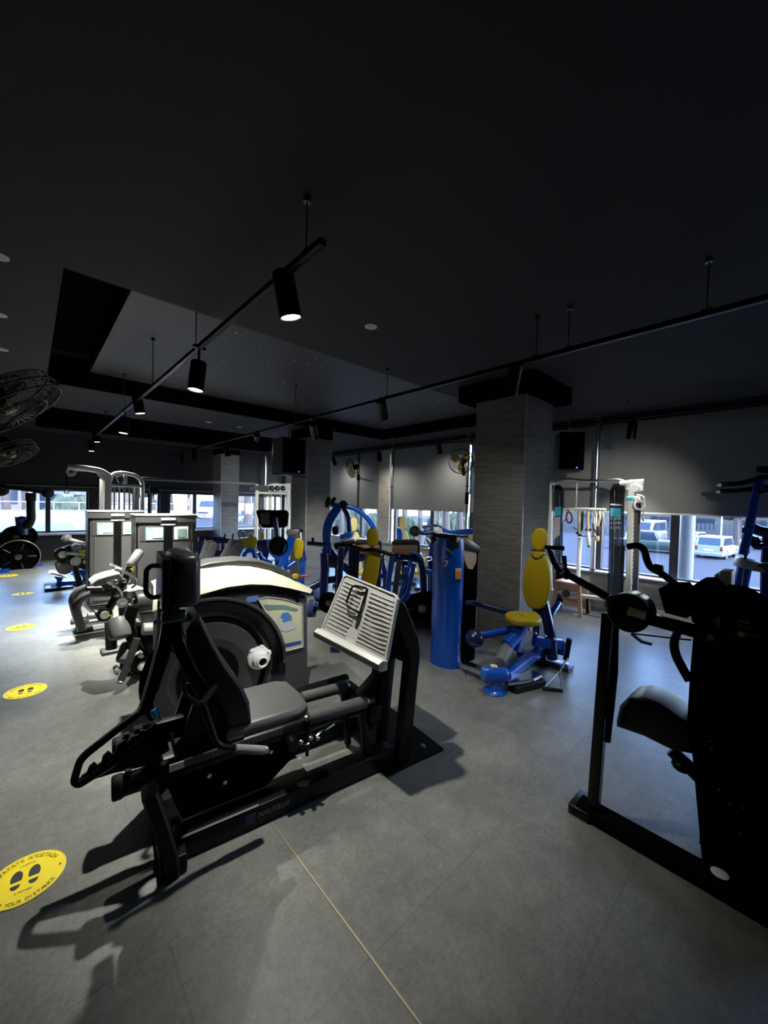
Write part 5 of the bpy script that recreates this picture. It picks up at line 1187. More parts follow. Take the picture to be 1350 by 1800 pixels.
b = MB(); b.prism([V((cx+.10, cy-.139, zt-.10)), V((cx+.32, cy-.139, zt-.15)), V((cx+.32, cy-.139, zt-.24)), V((cx+.26, cy-.139, zt-.31)), V((cx+.18, cy-.139, zt-.29)), V((cx+.12, cy-.139, zt-.20))], (0, .004, 0)); b.build('tan_panel', TAN, t)
def on_shell(ang, z, s=1.0): a = R(ang); return V((cx+.05*s-.12*s*math.cos(a), cy+.165*s*math.sin(a), z)), V((-math.cos(a), math.sin(a)*.75, 0)).normalized()
p, n = on_shell(-24, .985); xd = n.cross(V((0, 0, 1)))*-1
text('lettering', '7', .085, p+n*.008, xd, (0, 0, 1), WHT, t, .001); p, n = on_shell(-24, 1.055); text('lettering', 'C', .032, p+n*.008, V((0, 0, 1)).cross(n), (0, 0, 1), mat('pale lettering', (.5, .52, .58), .5), t, .001)
p, n = on_shell(-30, 1.115); b = MB(); b.box(p+n*.006, (.004, .10, .018), Matrix.Rotation(R(-28), 3, n) @ Matrix((n, V((0, 0, 1)).cross(n), V((0, 0, 1)))).transposed()); b.build('maker_strip', mat('dull gold strip', (.20, .20, .14), .4, .5), t)
p, n = on_shell(-68, .90); b = MB(); b.box(p+n*.006, (.005, .062, .105), Matrix((n, V((0, 0, 1)).cross(n), V((0, 0, 1)))).transposed(), bev=.002); po = b.build('placard', mat('placard frame', (.42, .36, .26), .5), t); b = MB(); b.box(p+n*.009-V((0, 0, .01)), (.004, .050, .070), Matrix((n, V((0, 0, 1)).cross(n), V((0, 0, 1)))).transposed()); b.build('placard_face', ORG, po)
MB().box((cx+.37, cy-.06, .40), (.02, .12, .42)).build('white_plate', PAP, t)
# floor frame: chrome spar from the tower, blue spine
b = MB(); b.bar([V((.20, .52, .045)), V((.16, .42, .05)), V((.10, .18, .09)), V((.05, .05, .10))], .10, .05, up=(0, 0, 1), rad=.08); b.build('chrome_spar', CHR, t)
b = MB(); b.bar([V((.92, -.02, .16)), V((.55, .0, .12)), V((.16, -.02, .10))], .10, .07, rad=.1); b.build('spine', BLUL, t)
fo = V((.02, .0, 0)); b = MB(); b.lathe(fo, (0, 0, 1), [(0, 0), (.095, 0), (.098, .008), (.085, .02), (.055, .035), (.048, .09), (.055, .12), (0, .12)], 28); b.build('front_foot', BLUL, t)
b = MB(); b.rod(fo+V((-.10, .06, .155)), fo+V((.08, -.06, .135)), .062, .4); b.build('front_housing', BLUL, t)
MB().box(fo+V((-.02, .0, .215)), (.05, .045, .02), (0, .1, -.6), bev=.006).build('cream_label', CRM, t)
b = MB(); b.bar([fo+V((.06, -.05, .085)), fo+V((.24, -.14, .085)), fo+V((.40, -.16, .09))], .12, .03, rad=.08); b.build('chrome_toe_plate', CHR, t)
b = MB(); b.bar([fo+V((.10, -.10, .035)), fo+V((.42, -.20, .035))], .10, .05); b.build('toe_bumper', RUB, t)
b = MB(); b.rod(V((.46, .08, .34)), V((.13, .02, .205)), .052, .2); b.build('grey_roller', mat('grey rubber roller', (.11, .11, .105), .6), t)
b = MB(); b.ell(V((.16, .30, .33)), (.085, .085, .085), n=3); b.build('round_knee_pad', mat('dark blue vinyl', (.006, .010, .05), .3), t)
b = MB(); b.tube([V((.18, .30, .34)), V((.34, .20, .37)), V((.48, .10, .40))], .035, 12); b.build('knee_pad_arm', BLU, t)
b = MB(); b.tube([V((.02, .36, .30)), V((.0, .34, .15)), V((-.02, .30, .09))], .008, 8); b.build('chrome_link', CHR, t)
# seat and back
b = MB(); b.tube([V((.30, .06, .30)), V((.44, .04, .36)), V((.56, .03, .50))], .060, 12, rad=.1); b.tube([V((.40, .04, .24)), V((.44, .04, .36))], .06, 12); b.build('seat_fork', BLU, t)
sp_ = [V((.32+.20*0, 0, 0))]
o = []
for k in range(24):
    a = 2*PI*k/24; x = math.cos(a); wv = .165 if x < 0 else .165-.085*x; o.append(V((.56+.20*x, .035+wv*math.sin(a), .475+.0*x)))
b = MB(); b.prism(o, (0, 0, .06), bev=.022, seg=4); b.build('seat', YEL, t)
def back(z0, z1, w0, w1, w2, x0, x1, nm):
    prof = []
    for k in range(26):
        a = 2*PI*k/26; s = math.sin(a); c = math.cos(a); zz = (s+1)/2; wv = (w0*(1-zz)+w2*zz)+(w1-(w0+w2)/2)*math.sin(PI*zz); prof.append((math.copysign(abs(c)**.55, c)*wv/2, z0+(z1-z0)*(.5+.5*math.copysign(abs(s)**.7, s))))
    b = MB(); b.prism([V((x0+(x1-x0)*(z-z0)/(z1-z0), .045+yv, z)) for yv, z in prof], (.055, 0, .0), bev=.018, seg=4); return b.build(nm, YEL, t)
back(.55, 1.115, .20, .27, .14, .76, .80, 'backrest'); back(1.115, 1.335, .13, .15, .11, .80, .82, 'head_pad')
b = MB(); b.ring((.815, .045, 1.115), (0, 0, 1), .068, .006, 24, 6); b.build('head_pad_joint', mat('olive webbing', (.10, .08, .02), .6), t)
b = MB(); b.bar([V((.84, .045, .20)), V((.86, .045, .60)), V((.90, .045, 1.20))], .06, .05, up=(1, 0, 0), rad=.1); b.build('back_post', BLUD, t)
b = MB(); b.tube([V((.60, .04, .43)), V((.80, .045, .50)), V((.86, .045, .56))], .04, 10); b.build('seat_stem', BLUL, t)
b = MB(); b.rod(A.y(964, 1089, -.06), A.y(982, 1059, -.06), .034, .3); b.build('side_cylinder', BLUL, t); b = MB(); b.tube([V((.84, -.12, .10)), V((.82, -.10, .35)), V((.86, .0, .62))], .05, 10, rad=.1); b.build('rear_frame', BLUD, t)
b = MB(); b.rod(A.y(980, 1062, -.06), A.y(985, 1053, -.06), .030, .3); b.build('cylinder_cap', BLKM, t)
b = MB(); b.bar([V((.66, -.02, .28)), V((.80, -.10, .25)), V((.96, -.16, .22))], .07, .09, rad=.05); b.build('rear_link', BLU, t)
b = MB(); b.box((.95, -.14, .19), (.10, .10, .13), (0, 0, .3), bev=.02); b.build('pivot_block', BLU, t); MB().box((.98, -.20, .18), (.05, .05, .22), (.12, 0, .2), bev=.015).build('rubber_stop', RUB, t)
MB().box((.93, .0, .025), (.14, .52, .05), bev=.012).build('rear_foot', BLUD, t); MB().beam((.92, .0, .03), (.92, .0, .22), .07, .07, up=(1, 0, 0)).build('rear_foot_post', BLUD, t)
b = MB(); [b.ell(q, (.014, .014, .014)) for q in (V((.52, -.04, .42)), V((.62, -.05, .37)), V((.74, -.09, .33)), V((.80, -.15, .30)), V((.90, -.20, .27)), V((.70, -.06, .22)))]; b.build('frame_bolt', STL, t)
b = MB(); b.bar([V((.20, .52, .62)), V((.46, .50, .56)), V((.62, .22, .50)), V((.74, .10, .48))], .06, .05, rad=.08); b.build('linkage_arm', BLUD, t)
pz = A.z(971, 1212, .02); b = MB(); k = pz; a0 = V((.99, -.205, .10)); b.tube([a0, V((a0.x*.4+k.x*.6, a0.y*.4+k.y*.6, .09))], .008, 6)
s = V((.04, -.06, 0)); t1 = V((a0.x*.4+k.x*.6, a0.y*.4+k.y*.6, .09)); b.tube([t1, k+s], .004, 6); b.tube([t1, k-s], .004, 6); b.build('handle_strap', DSTL, t); MB().rod(k-s*1.1, k+s*1.1, .015, .3).build('pull_handle', RUB, t)

# ------------------------------------------------------------------ blue pulldown with roller pads and a long curved arm
def feet(t, f, w, d, m=BLUD):
    for s in (-1, 1): MB().beam((s*w/2, -d/2, .03), (s*w/2, d/2, .03), .09, .06).build('foot_beam', m, t)
    MB().beam((-w/2, 0, .035), (w/2, 0, .035), .09, .06).build('cross_beam', m, t)
f = at_dist(600, 5.45)
t = thing('pulldown_machine', 'blue pulldown machine with black top rollers and long curved arm, right of the middle column', 'gym machine', f)
tb(f, t, 'main_column', BLU, [(594, 892), (584, 906), (576, 922), (574, 940), (576, 958), (574, 975)], 0, None, rad=.3, bar=(.12, .07)); tb(f, t, 'second_column', BLUD, [(603, 892), (611, 906), (614, 922), (615, 942)], .25, .035, rad=.3)
pd(f, t, 'head_bracket', BLU, [(584, 882), (603, 888), (602, 894), (592, 896), (581, 889)], -.02, .16, .015); rl(f, t, 'roller_pad', RUB, (572, 882), (580, 884), -.08, .075, .3); rl(f, t, 'roller_pad', RUB, (582, 880), (588, 883), .18, .07, .3)
tb(f, t, 'curved_arm', BLU, [(601, 888), (625, 894), (642, 907), (652, 919), (660, 934)], .1, .035, rad=.4); dk(f, t, 'arm_pivot', BLUD, (603, 887), -.03, .06, .05)
pd(f, t, 'lower_body', BLUD, [(566, 972), (580, 960), (600, 985), (625, 1005), (630, 1030), (600, 1000), (580, 998)], .0, .20, .015); tb(f, t, 'front_leg', BLUD, [(570, 972), (571, 1000), (567, 1055)], -.05, None, .45, bar=(.11, .10)); tb(f, t, 'rear_leg', BLUD, [(594, 985), (594, 1060)], .0, None, .40, bar=(.08, .09))
tb(f, t, 'floor_brace', BLUD, [(545, 1034), (570, 1021), (596, 1017)], .0, .05); tb(f, t, 'seat_bar', BLUL, [(598, 945), (618, 937)], .1, .035); tb(f, t, 'seat_bar', SILV, [(600, 954), (622, 946)], .15, .03)
pd(f, t, 'seat', LEA, [(586, 957), (622, 948), (626, 955), (590, 967)], .05, .3, .015); pd(f, t, 'knee_pad', RUB, [(583, 928), (594, 926), (595, 940), (585, 941)], .05, .3, .02)
tb(f, t, 'diagonal', BLUD, [(612, 960), (600, 985), (598, 1000)], .05, .03); feet(t, f, .8, .7)
for c in ((578, 1060), (605, 1062)): dk(f, t, 'weight_plate', BLKM, c, -.3, .14, .05, hub=.04, hm=DSTL)
tb(f, t, 'storage_peg', BLUD, [(540, 955), (575, 958)], -.1, .03); tb(f, t, 'storage_peg', BLK, [(550, 955), (550, 945)], -.1, .02)

# ------------------------------------------------------------------ blue press machine with a yellow back, seen over the footplate
f = at_dist(655, 4.35)
t = thing('chest_press_machine', 'blue press machine with reclined yellow back and round headrest, behind the ribbed footplate', 'gym machine', f)
ov(f, t, 'headrest', YEL, (655, 945), 21, 33, .0, .08, .03); pd(f, t, 'backrest', YEL, [(648, 966), (656, 964), (668, 967), (670, 975), (665, 1012), (656, 1050), (628, 1050), (636, 1012)], .0, .09, .025)
tb(f, t, 'headrest_stem', CHR, [(655, 956), (655, 970)], .06, .02); tb(f, t, 'arm_yoke', BLK, [(596, 958), (620, 960), (640, 968), (655, 965), (672, 970), (690, 976)], -.03, .022, rad=.1)
tb(f, t, 'back_post', BLUD, [(664, 970), (662, 1060), (666, 1105)], .16, None, bar=(.09, .09)); pd(f, t, 'seat', YEL, [(628, 1052), (668, 1052), (672, 1062), (626, 1062)], -.35, .40, .02)
for u, v in ((668, 1013),): dk(f, t, 'blue_end_cap', BLUL, (u, v), .05, .036, .06)
for s in (600, 620, 628): tb(f, t, 'frame_post', BLUD, [(s, 962), (s-3, 1010), (s-4, 1060)], .25+.002*(s-600), None, bar=(.07, .08))
tb(f, t, 'side_frame', BLU, [(690, 978), (683, 1020), (680, 1080)], .2, None, bar=(.06, .08)); feet(t, f, .7, .9)
tb(f, t, 'chrome_rod', CHR, [(644, 962), (640, 1000)], .2, .012); tb(f, t, 'chrome_rod', CHR, [(674, 970), (672, 1000)], .2, .012)

# ------------------------------------------------------------------ blue plate loaded machines with brown backed pads
def brown_machine(u, D, label, du, full):
    f = at_dist(u, D); t = thing('row_machine', label, 'gym machine', f, 'blue plate loaded machines with brown backed pads'); o = lambda pts: [(x+du, y) for x, y in pts]
    pd(f, t, 'pad_back', BRN, o([(690, 957), (736, 957), (736, 975), (715, 976), (688, 972)]), .0, .03, .008); pd(f, t, 'pad_cushion', RUB, o([(688, 954), (694, 949), (730, 949), (738, 953), (738, 978), (735, 978), (734, 957), (690, 957)]), -.01, .09, .01)
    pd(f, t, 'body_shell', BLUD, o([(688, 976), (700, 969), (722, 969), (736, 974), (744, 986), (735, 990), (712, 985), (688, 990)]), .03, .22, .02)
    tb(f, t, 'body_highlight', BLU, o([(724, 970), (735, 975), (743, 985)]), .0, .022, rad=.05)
    tb(f, t, 'front_leg', BLUD, o([(738, 980), (744, 1005), (746, 1050)]), .05, None, .40, bar=(.08, .08), rad=.2)
    if full:
        tb(f, t, 'slat', mat('slate blue paint', (.05, .055, .10), .35, .3), o([(702, 985), (697, 1020), (692, 1062)]), .02, None, .36, bar=(.07, .05)); tb(f, t, 'diagonal', BLUL, o([(722, 985), (715, 1010), (706, 1040), (700, 1062)]), .05, .025)
        tb(f, t, 'link', BLUL, o([(716, 996), (712, 1010)]), .0, .045); tb(f, t, 'lower_link', BLU, o([(728, 990), (718, 1040), (704, 1063)]), .1, .03); rl(f, t, 'blue_cylinder', BLUL, o([(718, 1050)])[0], o([(732, 1049)])[0], .08, .05)
        [rl(f, t, 'pivot_bolt', CHR, o([(a, b)])[0], o([(a+4, b+1)])[0], .03, .018) for a, b in ((722, 1044), (728, 1018), (700, 976), (718, 971), (738, 1050))]
        dk(f, t, 'weight_plate', BLKM, (742, 1070), -.12, .20, .07, hub=.05, hm=STL); dk(f, t, 'weight_plate', BLKM, (755, 1068), -.02, .20, .07, hub=.10, hm=SILV, spokes=4)
        tb(f, t, 'plate_axle', CHR, [(738, 1070), (764, 1068)], .0, .025); tb(f, t, 'floor_bar', BLK, [(704, 1071), (726, 1072)], -.2, .02); tb(f, t, 'blue_shoulder', BLUL, [(748, 1002), (758, 1004), (764, 1012)], .1, .05); tb(f, t, 'inner_leg', BLUD, [(756, 985), (762, 1005), (762, 1040)], .1, None, .4, bar=(.07, .07))
        MB().box(f.z(748, 1098, .03), (.24, .1, .06), bev=.012).build('foot', BLUD, t)
    feet(t, f, .8, .8); tb(f, t, 'rear_post', BLUD, o([(712, 985), (714, 1075)]), .35, None, bar=(.1, .1))
brown_machine(715, 4.95, 'blue machine with brown backed pad and black weight plates, left of the tower numbered 7', 0, True)
brown_machine(648, 6.2, 'blue machine with brown backed pad partly hidden by the yellow headrest', -67, False)

# ------------------------------------------------------------------ machines nearer the windows, mostly hidden
def headpad(u, v, D, label):
    f = at_dist(u, D); t = thing('seated_machine', label, 'gym machine', f, 'blue seated machines by the windows')
    ov(f, t, 'headrest', mat('pale yellow vinyl', (.62, .52, .22), .5), (u, v), 13, 25, .0, .10, .03); pd(f, t, 'headrest_back', BRN, [(u-9, v-10), (u-2, v-12), (u-2, v+8), (u-9, v+6)], .02, .10, .015)
    tb(f, t, 'neck_post', BLU, [(u-6, v+8), (u-6, v+40)], .06, .05); pd(f, t, 'backrest', mat('pale yellow vinyl', (.62, .52, .22), .5), [(u+1, v+14), (u+7, v+14), (u+12, v+30), (u+14, v+80), (u-4, v+80)], .0, .10, .02)
    tb(f, t, 'back_post', BLUD, [(u-4, v+30), (u-6, v+100)], .15, None, bar=(.1, .1)); pd(f, t, 'seat', YEL, [(u-8, v+84), (u+26, v+84), (u+26, v+90), (u-8, v+90)], .0, .4, .02); feet(t, f, .6, .9)
headpad(622, 922, 7.3, 'blue seated machine with pale yellow head pad, behind the pulldown machine')
headpad(708, 920, 7.2, 'blue seated machine with pale yellow head pad, beside the pale window post')
headpad(829, 945, 6.9, 'blue seated machine with yellow pad half hidden between the tower numbered 7 and the column')
f = at_dist(765, 6.0)
t = thing('lat_machine', 'blue machine with black round pad on a long arm, behind the tower numbered 7', 'gym machine', f)
dk(f, t, 'round_pad', RUB, (729, 934), -.06, .085, .09); tb(f, t, 'pad_arm', BLUD, [(736, 935), (748, 938), (764, 934)], .0, .035); tb(f, t, 'pad_arm_top', BLUD, [(742, 926), (764, 923), (776, 927)], .1, .02, rad=.1)
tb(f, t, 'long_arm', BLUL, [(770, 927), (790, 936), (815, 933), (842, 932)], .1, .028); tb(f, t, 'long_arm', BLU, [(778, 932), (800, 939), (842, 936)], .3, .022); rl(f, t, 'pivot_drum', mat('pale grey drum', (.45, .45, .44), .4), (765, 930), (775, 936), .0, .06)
tb(f, t, 'column', BLUD, [(766, 935), (760, 960), (757, 1000), (757, 1060)], .05, None, bar=(.09, .1), rad=.2); rl(f, t, 'yellow_end_cap', YELK, (738, 983), (747, 984), .0, .04); feet(t, f, .7, .8)
tb(f, t, 'white_frame', SILV, [(734, 960), (754, 962), (758, 952), (750, 945)], .3, .016, rad=.05)

# ------------------------------------------------------------------ blue machines left of the middle column
f = at_dist(520, 6.2)
t = thing('curl_machine', 'blue machine with yellow arm pad and large black disc, left of the middle column', 'gym machine', f)
ov(f, t, 'arm_pad', YEL, (525, 965), 17, 37, .0, .10, .03); tb(f, t, 'pad_frame', BLK, [(529, 945), (533, 965), (535, 985)], .08, .03, rad=.1); tb(f, t, 'blue_column', BLUL, [(533, 975), (531, 1000), (529, 1040), (529, 1060)], .1, .055)
tb(f, t, 'slanted_column', BLU, [(513, 944), (504, 970), (496, 995)], .0, None, bar=(.12, .10)); pd(f, t, 'column_cap', GREYV, [(502, 936), (508, 931), (522, 931), (528, 934), (518, 942), (506, 943)], -.02, .18, .02); pd(f, t, 'cap_top', BLKG, [(504, 933), (512, 930), (530, 930), (534, 934), (526, 936)], .02, .18, .01)
dk(f, t, 'black_disc', BLKM, (489, 960), -.06, .15, .07); tb(f, t, 'lever', BLU, [(500, 1000), (512, 994), (520, 988)], .0, .04); pd(f, t, 'small_yellow_pad', YEL, [(514, 1011), (520, 1009), (526, 1012), (524, 1018), (515, 1018)], -.05, .10, .015)
tb(f, t, 'orange_tip_handle', mat('red orange rubber', (.40, .06, .02), .5), [(528, 1013), (541, 1012)], -.05, .022); feet(t, f, .7, .9); tb(f, t, 'chrome_rod', CHR, [(527, 936), (529, 955)], .05, .018)
f = at_dist(480, 7.1)
t = thing('preacher_machine', 'blue machine with wide black pad back on a stem, left of the middle column', 'gym machine', f)
pd(f, t, 'pad_back', BLKM, [(450, 899), (454, 896), (504, 897), (508, 902), (506, 924), (500, 928), (462, 928), (456, 920)], .0, .08, .02); pd(f, t, 'back_plate', mat('charcoal plate', (.03, .03, .03), .5), [(456, 902), (474, 900), (474, 922), (460, 922)], -.012, .014, .003); tb(f, t, 'stem', BLUD, [(484, 910), (488, 945), (490, 960)], -.02, .045)
tb(f, t, 'stem_post', BLUD, [(490, 958), (488, 1020)], .1, None, bar=(.12, .12)); tb(f, t, 'curved_frame', BLU, [(472, 948), (476, 970), (492, 985), (512, 990)], .05, .045, rad=.2); rl(f, t, 'pale_roller', PALEV, (475, 956), (480, 968), .0, .06); feet(t, f, .8, .9)
f = at_dist(445, 8.3)
t = thing('incline_bench', 'blue bench with yellow pad and orange grips, beyond the cream hood', 'gym machine', f)
pd(f, t, 'bench_pad', YEL, [(421, 947), (450, 945), (453, 950), (448, 965), (434, 964)], .0, .3, .02); pd(f, t, 'orange_grip', mat('orange grip', (.62, .25, .04), .5), [(458, 937), (461, 934), (464, 937), (464, 948), (458, 948)], .0, .06, .012); pd(f, t, 'tan_pad', mat('tan vinyl', (.40, .22, .13), .5), [(436, 940), (442, 936), (446, 942), (444, 947), (437, 946)], .2, .08, .012)
pd(f, t, 'side_frame', BLUD, [(450, 950), (472, 948), (476, 960), (470, 985), (452, 965)], .05, .12, .015); tb(f, t, 'frame_tube', BLUL, [(425, 985), (432, 968), (446, 967), (450, 990)], .0, .05, rad=.15); tb(f, t, 'frame_tube', BLU, [(455, 970), (462, 985), (478, 990)], .0, .05); feet(t, f, .8, .9)
for u in (420, 429): tb(f, t, 'hook', BLUD, [(u, 945), (u-1, 934)], .1, .016)

# ------------------------------------------------------------------ blue pulley machine at the right edge
f = at_dist(1310, 4.45); f.deg = f.deg
t = thing('pulley_machine', 'blue pulley machine with black padded arms by the right window', 'gym machine', f)
tb(f, t, 'mast', BLU, [(1338, 835), (1326, 880), (1314, 940), (1306, 975)], .0, None, bar=(.085, .085)); tb(f, t, 'cable', STL, [(1344, 838), (1332, 885)], -.02, .007); pd(f, t, 'mast_collar', BLU, [(1304, 926), (1318, 928), (1316, 938), (1303, 936)], -.06, .13, .008)
tb(f, t, 'padded_arm', RUB, [(1268, 852), (1300, 851), (1340, 840), (1370, 836)], -.1, .03, rad=.1); tb(f, t, 'padded_arm', RUB, [(1266, 864), (1300, 863), (1345, 857), (1370, 856)], .05, .03, rad=.1)
[rl(f, t, 'steel_end', STL, a, b_, y, .022) for a, b_, y in (((1260, 851), (1270, 852), -.1), ((1258, 863), (1268, 864), .05))]
pd(f, t, 'top_head', BLKG, [(1329, 820), (1362, 818), (1362, 832), (1330, 829)], -.08, .2, .015); rl(f, t, 'head_roller', BLK, (1339, 862), (1341, 868), -.08, .05)
tb(f, t, 'pedestal', BLU, [(1311, 985), (1304, 1020), (1296, 1062), (1292, 1110)], .0, None, bar=(.13, .12)); p = f.y(1312, 988, .0); q = f.y(1309, 998, 0)
b = MB(); b.lathe(q, (p-q), [(.10, 0), (.105, .01), (.105, .10), (.095, .105), (.085, .09), (0, .09)], 28); b.build('steel_collar', mat('dull steel collar', (.30, .30, .29), .35, .8), t)
pd(f, t, 'orange_panel', ORG, [(1316, 991), (1326, 991), (1344, 1002), (1344, 1007), (1318, 1003)], -.05, .02, .003); pd(f, t, 'dark_panel', GRYD, [(1324, 990), (1362, 990), (1362, 1006), (1344, 1003)], -.04, .08, .006)
pd(f, t, 'edge_strip', SILV, [(1308, 992), (1310, 992), (1300, 1058), (1298, 1058)], -.075, .01, 0); tb(f, t, 'cable_hook', BLK, [(1307, 970), (1311, 977), (1309, 984)], .0, .014); tb(f, t, 'cable_hook', BLK, [(1303, 971), (1318, 970)], .0, .012)
tb(f, t, 'swing_arm', BLUD, [(1318, 926), (1335, 934), (1362, 938)], .1, .06); tb(f, t, 'swing_arm', BLUD, [(1312, 944), (1330, 950), (1336, 948)], .05, .035); tb(f, t, 'swing_arm', BLUD, [(1336, 948), (1324, 956), (1330, 962), (1362, 956)], .05, .035, rad=.05)
tb(f, t, 'rear_post', BLUD, [(1352, 930), (1348, 1000), (1346, 1110)], .12, None, bar=(.11, .10)); feet(t, f, .6, .7, BLU)
# ------------------------------------------------------------------ silver cable crossover by the window
X = Frame(5.95, 1.45, 90)     # local x runs along the wall away from the viewer (towards +Y), local -y looks into the window
def XP(u, v, x=5.95): return W.x(u, v, x)
t = thing('cable_crossover', 'silver cable crossover with two towers and a curved top bar, by the right window', 'gym machine', Frame(0, 0, 0))
def xt(name, m, pts, x, r, rad=.05, bar=None):
    P = [W.x(u, v, x) for u, v in pts]; P = [V((p.x, p.y, max(p.z, .012))) for p in P]; b = MB()
    if bar: b.bar(P, bar[0], bar[1], up=(1, 0, 0), rad=rad)
    else: b.tube(P, r, 10, rad=rad)
    return b.build(name, m, t)
def xp(name, m, pts, x, d, bev=.008, root=None):
    P = [W.x(u, v, x) for u, v in pts]; b = MB(); b.prism([V((x, p.y, max(p.z, .0))) for p in P], (d, 0, 0), bev=bev); return b.build(name, m, root or t)
xt('column', STL, [(959, 850), (959, 1000), (962, 1085)], 5.9, None, bar=(.03, .03)); xt('column', SILV, [(966, 852), (967, 1000), (969, 1085)], 5.92, None, bar=(.05, .04))
xt('column', SILV, [(1110, 860), (1107, 1000), (1103, 1090)], 5.85, None, bar=(.07, .09)); xt('column', GRYP, [(1121, 868), (1117, 1000), (1112, 1090)], 5.9, None, bar=(.08, .05))
hs = MB()
for k in range(26):
    p = W.x(1116-k*.2, 885+k*7.2, 5.83); hs.cyl(p, p+V((.012, 0, 0)), .008, n=8)
hs.build('hole_strip', INK, t)
hs = MB()
for k in range(20):
    p = W.x(963+k*.15, 880+k*8, 5.88); hs.cyl(p, p+V((.012, 0, 0)), .006, n=8)
hs.build('hole_strip', INK, t)
xt('column', STL, [(1080, 862), (1074, 1085)], 6.0, .02)
# clear shields in front of the stacks
sl = xp('shield', SMOKE, [(972, 866), (976, 853), (984, 851), (989, 860), (989, 1000), (985, 1075), (972, 1070)], 5.98, .008, 0)
xp('shield_sticker', mat('cyan sticker', (.05, .35, .48), .5), [(975, 892), (986, 890), (986, 906), (975, 907)], 5.975, .003, 0, sl); xp('shield_sticker', mat('pink grey sheet', (.42, .36, .36), .5), [(974, 910), (985, 908), (984, 940), (973, 948)], 5.975, .003, 0, sl)
sr = xp('shield', SMOKE, [(1072, 862), (1078, 851), (1094, 850), (1098, 858), (1095, 1000), (1092, 1080), (1066, 1078), (1070, 980)], 5.98, .008, 0)
xp('shield_sticker', mat('cyan sticker', (.05, .35, .48), .5), [(1073, 893), (1094, 893), (1094, 909), (1073, 908)], 5.97, .003, 0, sr)
tx = lambda s, u, v, sz, m: text('lettering', s, sz, W.x(u, v, 5.965), (0, -1, 0), (0, 0, 1), m, sr, .0003)
xp('shield_sticker', WHT, [(1073, 885), (1095, 887), (1095, 889), (1073, 888)], 5.97, .003, 0, sr)
for rr in range(3):
    gl = MB()
    for k in range(5):
        a = W.x(1074.5+k*4.2, 912+rr*8, 5.968); gl.box(a, (.003, .008, .030), (R(20*((k % 3)-1)), 0, 0)); gl.box(a+V((0, 0, .004)), (.003, .020, .006), (R(25*((k % 2)-.5)), 0, 0)); gl.box(a+V((0, 0, .019)), (.003, .008, .008))
    gl.build('pictogram_row', mat('white printed figures', (.55, .55, .55), .5), sr)
xp('weight_stack', BLKM, [(976, 1000), (986, 1000), (984, 1070), (975, 1068)], 6.06, .12); xp('weight_stack', BLKM, [(1074, 960), (1094, 960), (1090, 1076), (1070, 1072)], 6.06, .12)
for u in (1078, 1088): xt('guide_rod', STL, [(u, 860), (u-3, 1078)], 6.1, .012)
for u in (978, 983): xt('guide_rod', STL, [(u, 860), (u, 1070)], 6.1, .012)
# top bar
xt('top_bar', STL, [(955, 857), (966, 852), (982, 844), (1000, 842), (1022, 845), (1050, 845), (1088, 843), (1104, 850), (1118, 856)], 5.92, .022, rad=.1); xt('top_bar_end', SILV, [(1090, 850), (1110, 847), (1132, 846)], 5.88, .03); xt('top_bar_end', SILV, [(957, 846), (975, 851)], 5.9, .016)
b = MB(); p = W.x(958, 848, 5.9); b.box(p, (.08, .05, .10), bev=.01); b.build('top_bracket', BLKG, t)
b = MB(); p = W.x(1116, 858, 5.84); b.lathe(p, (-1, 0, 0), [(0, -.03), (.055, -.03), (.06, 0), (.05, .03), (0, .03)], 22); b.build('top_pulley', SILV, t)
xp('pulley_bracket', SILV, [(1100, 850), (1130, 848), (1130, 862), (1112, 868), (1100, 862)], 5.86, .05, .008)
xp('carriage', SILV, [(1112, 872), (1126, 872), (1126, 884), (1114, 884)], 5.80, .10, .01); xp('cyan_clamp', mat('cyan clamp plastic', (.03, .45, .48), .5), [(1101, 873), (1112, 873), (1112, 880), (1101, 880)], 5.79, .08, .008)
xt('handle_strap', mat('off white webbing', (.55, .55, .50), .7), [(1119, 870), (1131, 872), (1133, 885), (1131, 893)], 5.78, .013, rad=.04); b = MB(); p = W.x(1124, 888, 5.78); b.ring(p, (1, 0, 0), .055, .012, 20, 8); b.build('white_handle', WHT, t)
xt('hook', STL, [(1130, 892), (1131, 900), (1131, 916)], 5.78, .008); b = MB(); b.ring(W.x(1131, 914, 5.78), (1, 0, 0), .012, .005, 12, 6); b.build('hook_ring', STL, t)
# middle frame with the storage bar, low beam
xt('middle_post', STL, [(1014, 846), (1012, 900)], 6.05, .012); xt('middle_post', SILV, [(1020, 944), (1015, 1030)], 6.1, .03)
xt('storage_bar', SILV, [(990, 896), (1020, 894), (1066, 896)], 6.0, .022); xt('low_beam', WHT, [(970, 1038), (1010, 1046), (1066, 1053)], 5.9, None, bar=(.05, .07)); xt('low_bracket', BLKG, [(1033, 1044), (1032, 1080)], 5.95, .02)
for u, v in ((962, 1085), (1108, 1088)):
    p = W.x(u, v, 5.92); MB().box((5.95, p.y, .02), (.5, .14, .04), bev=.01).build('base_foot', SILV, t)
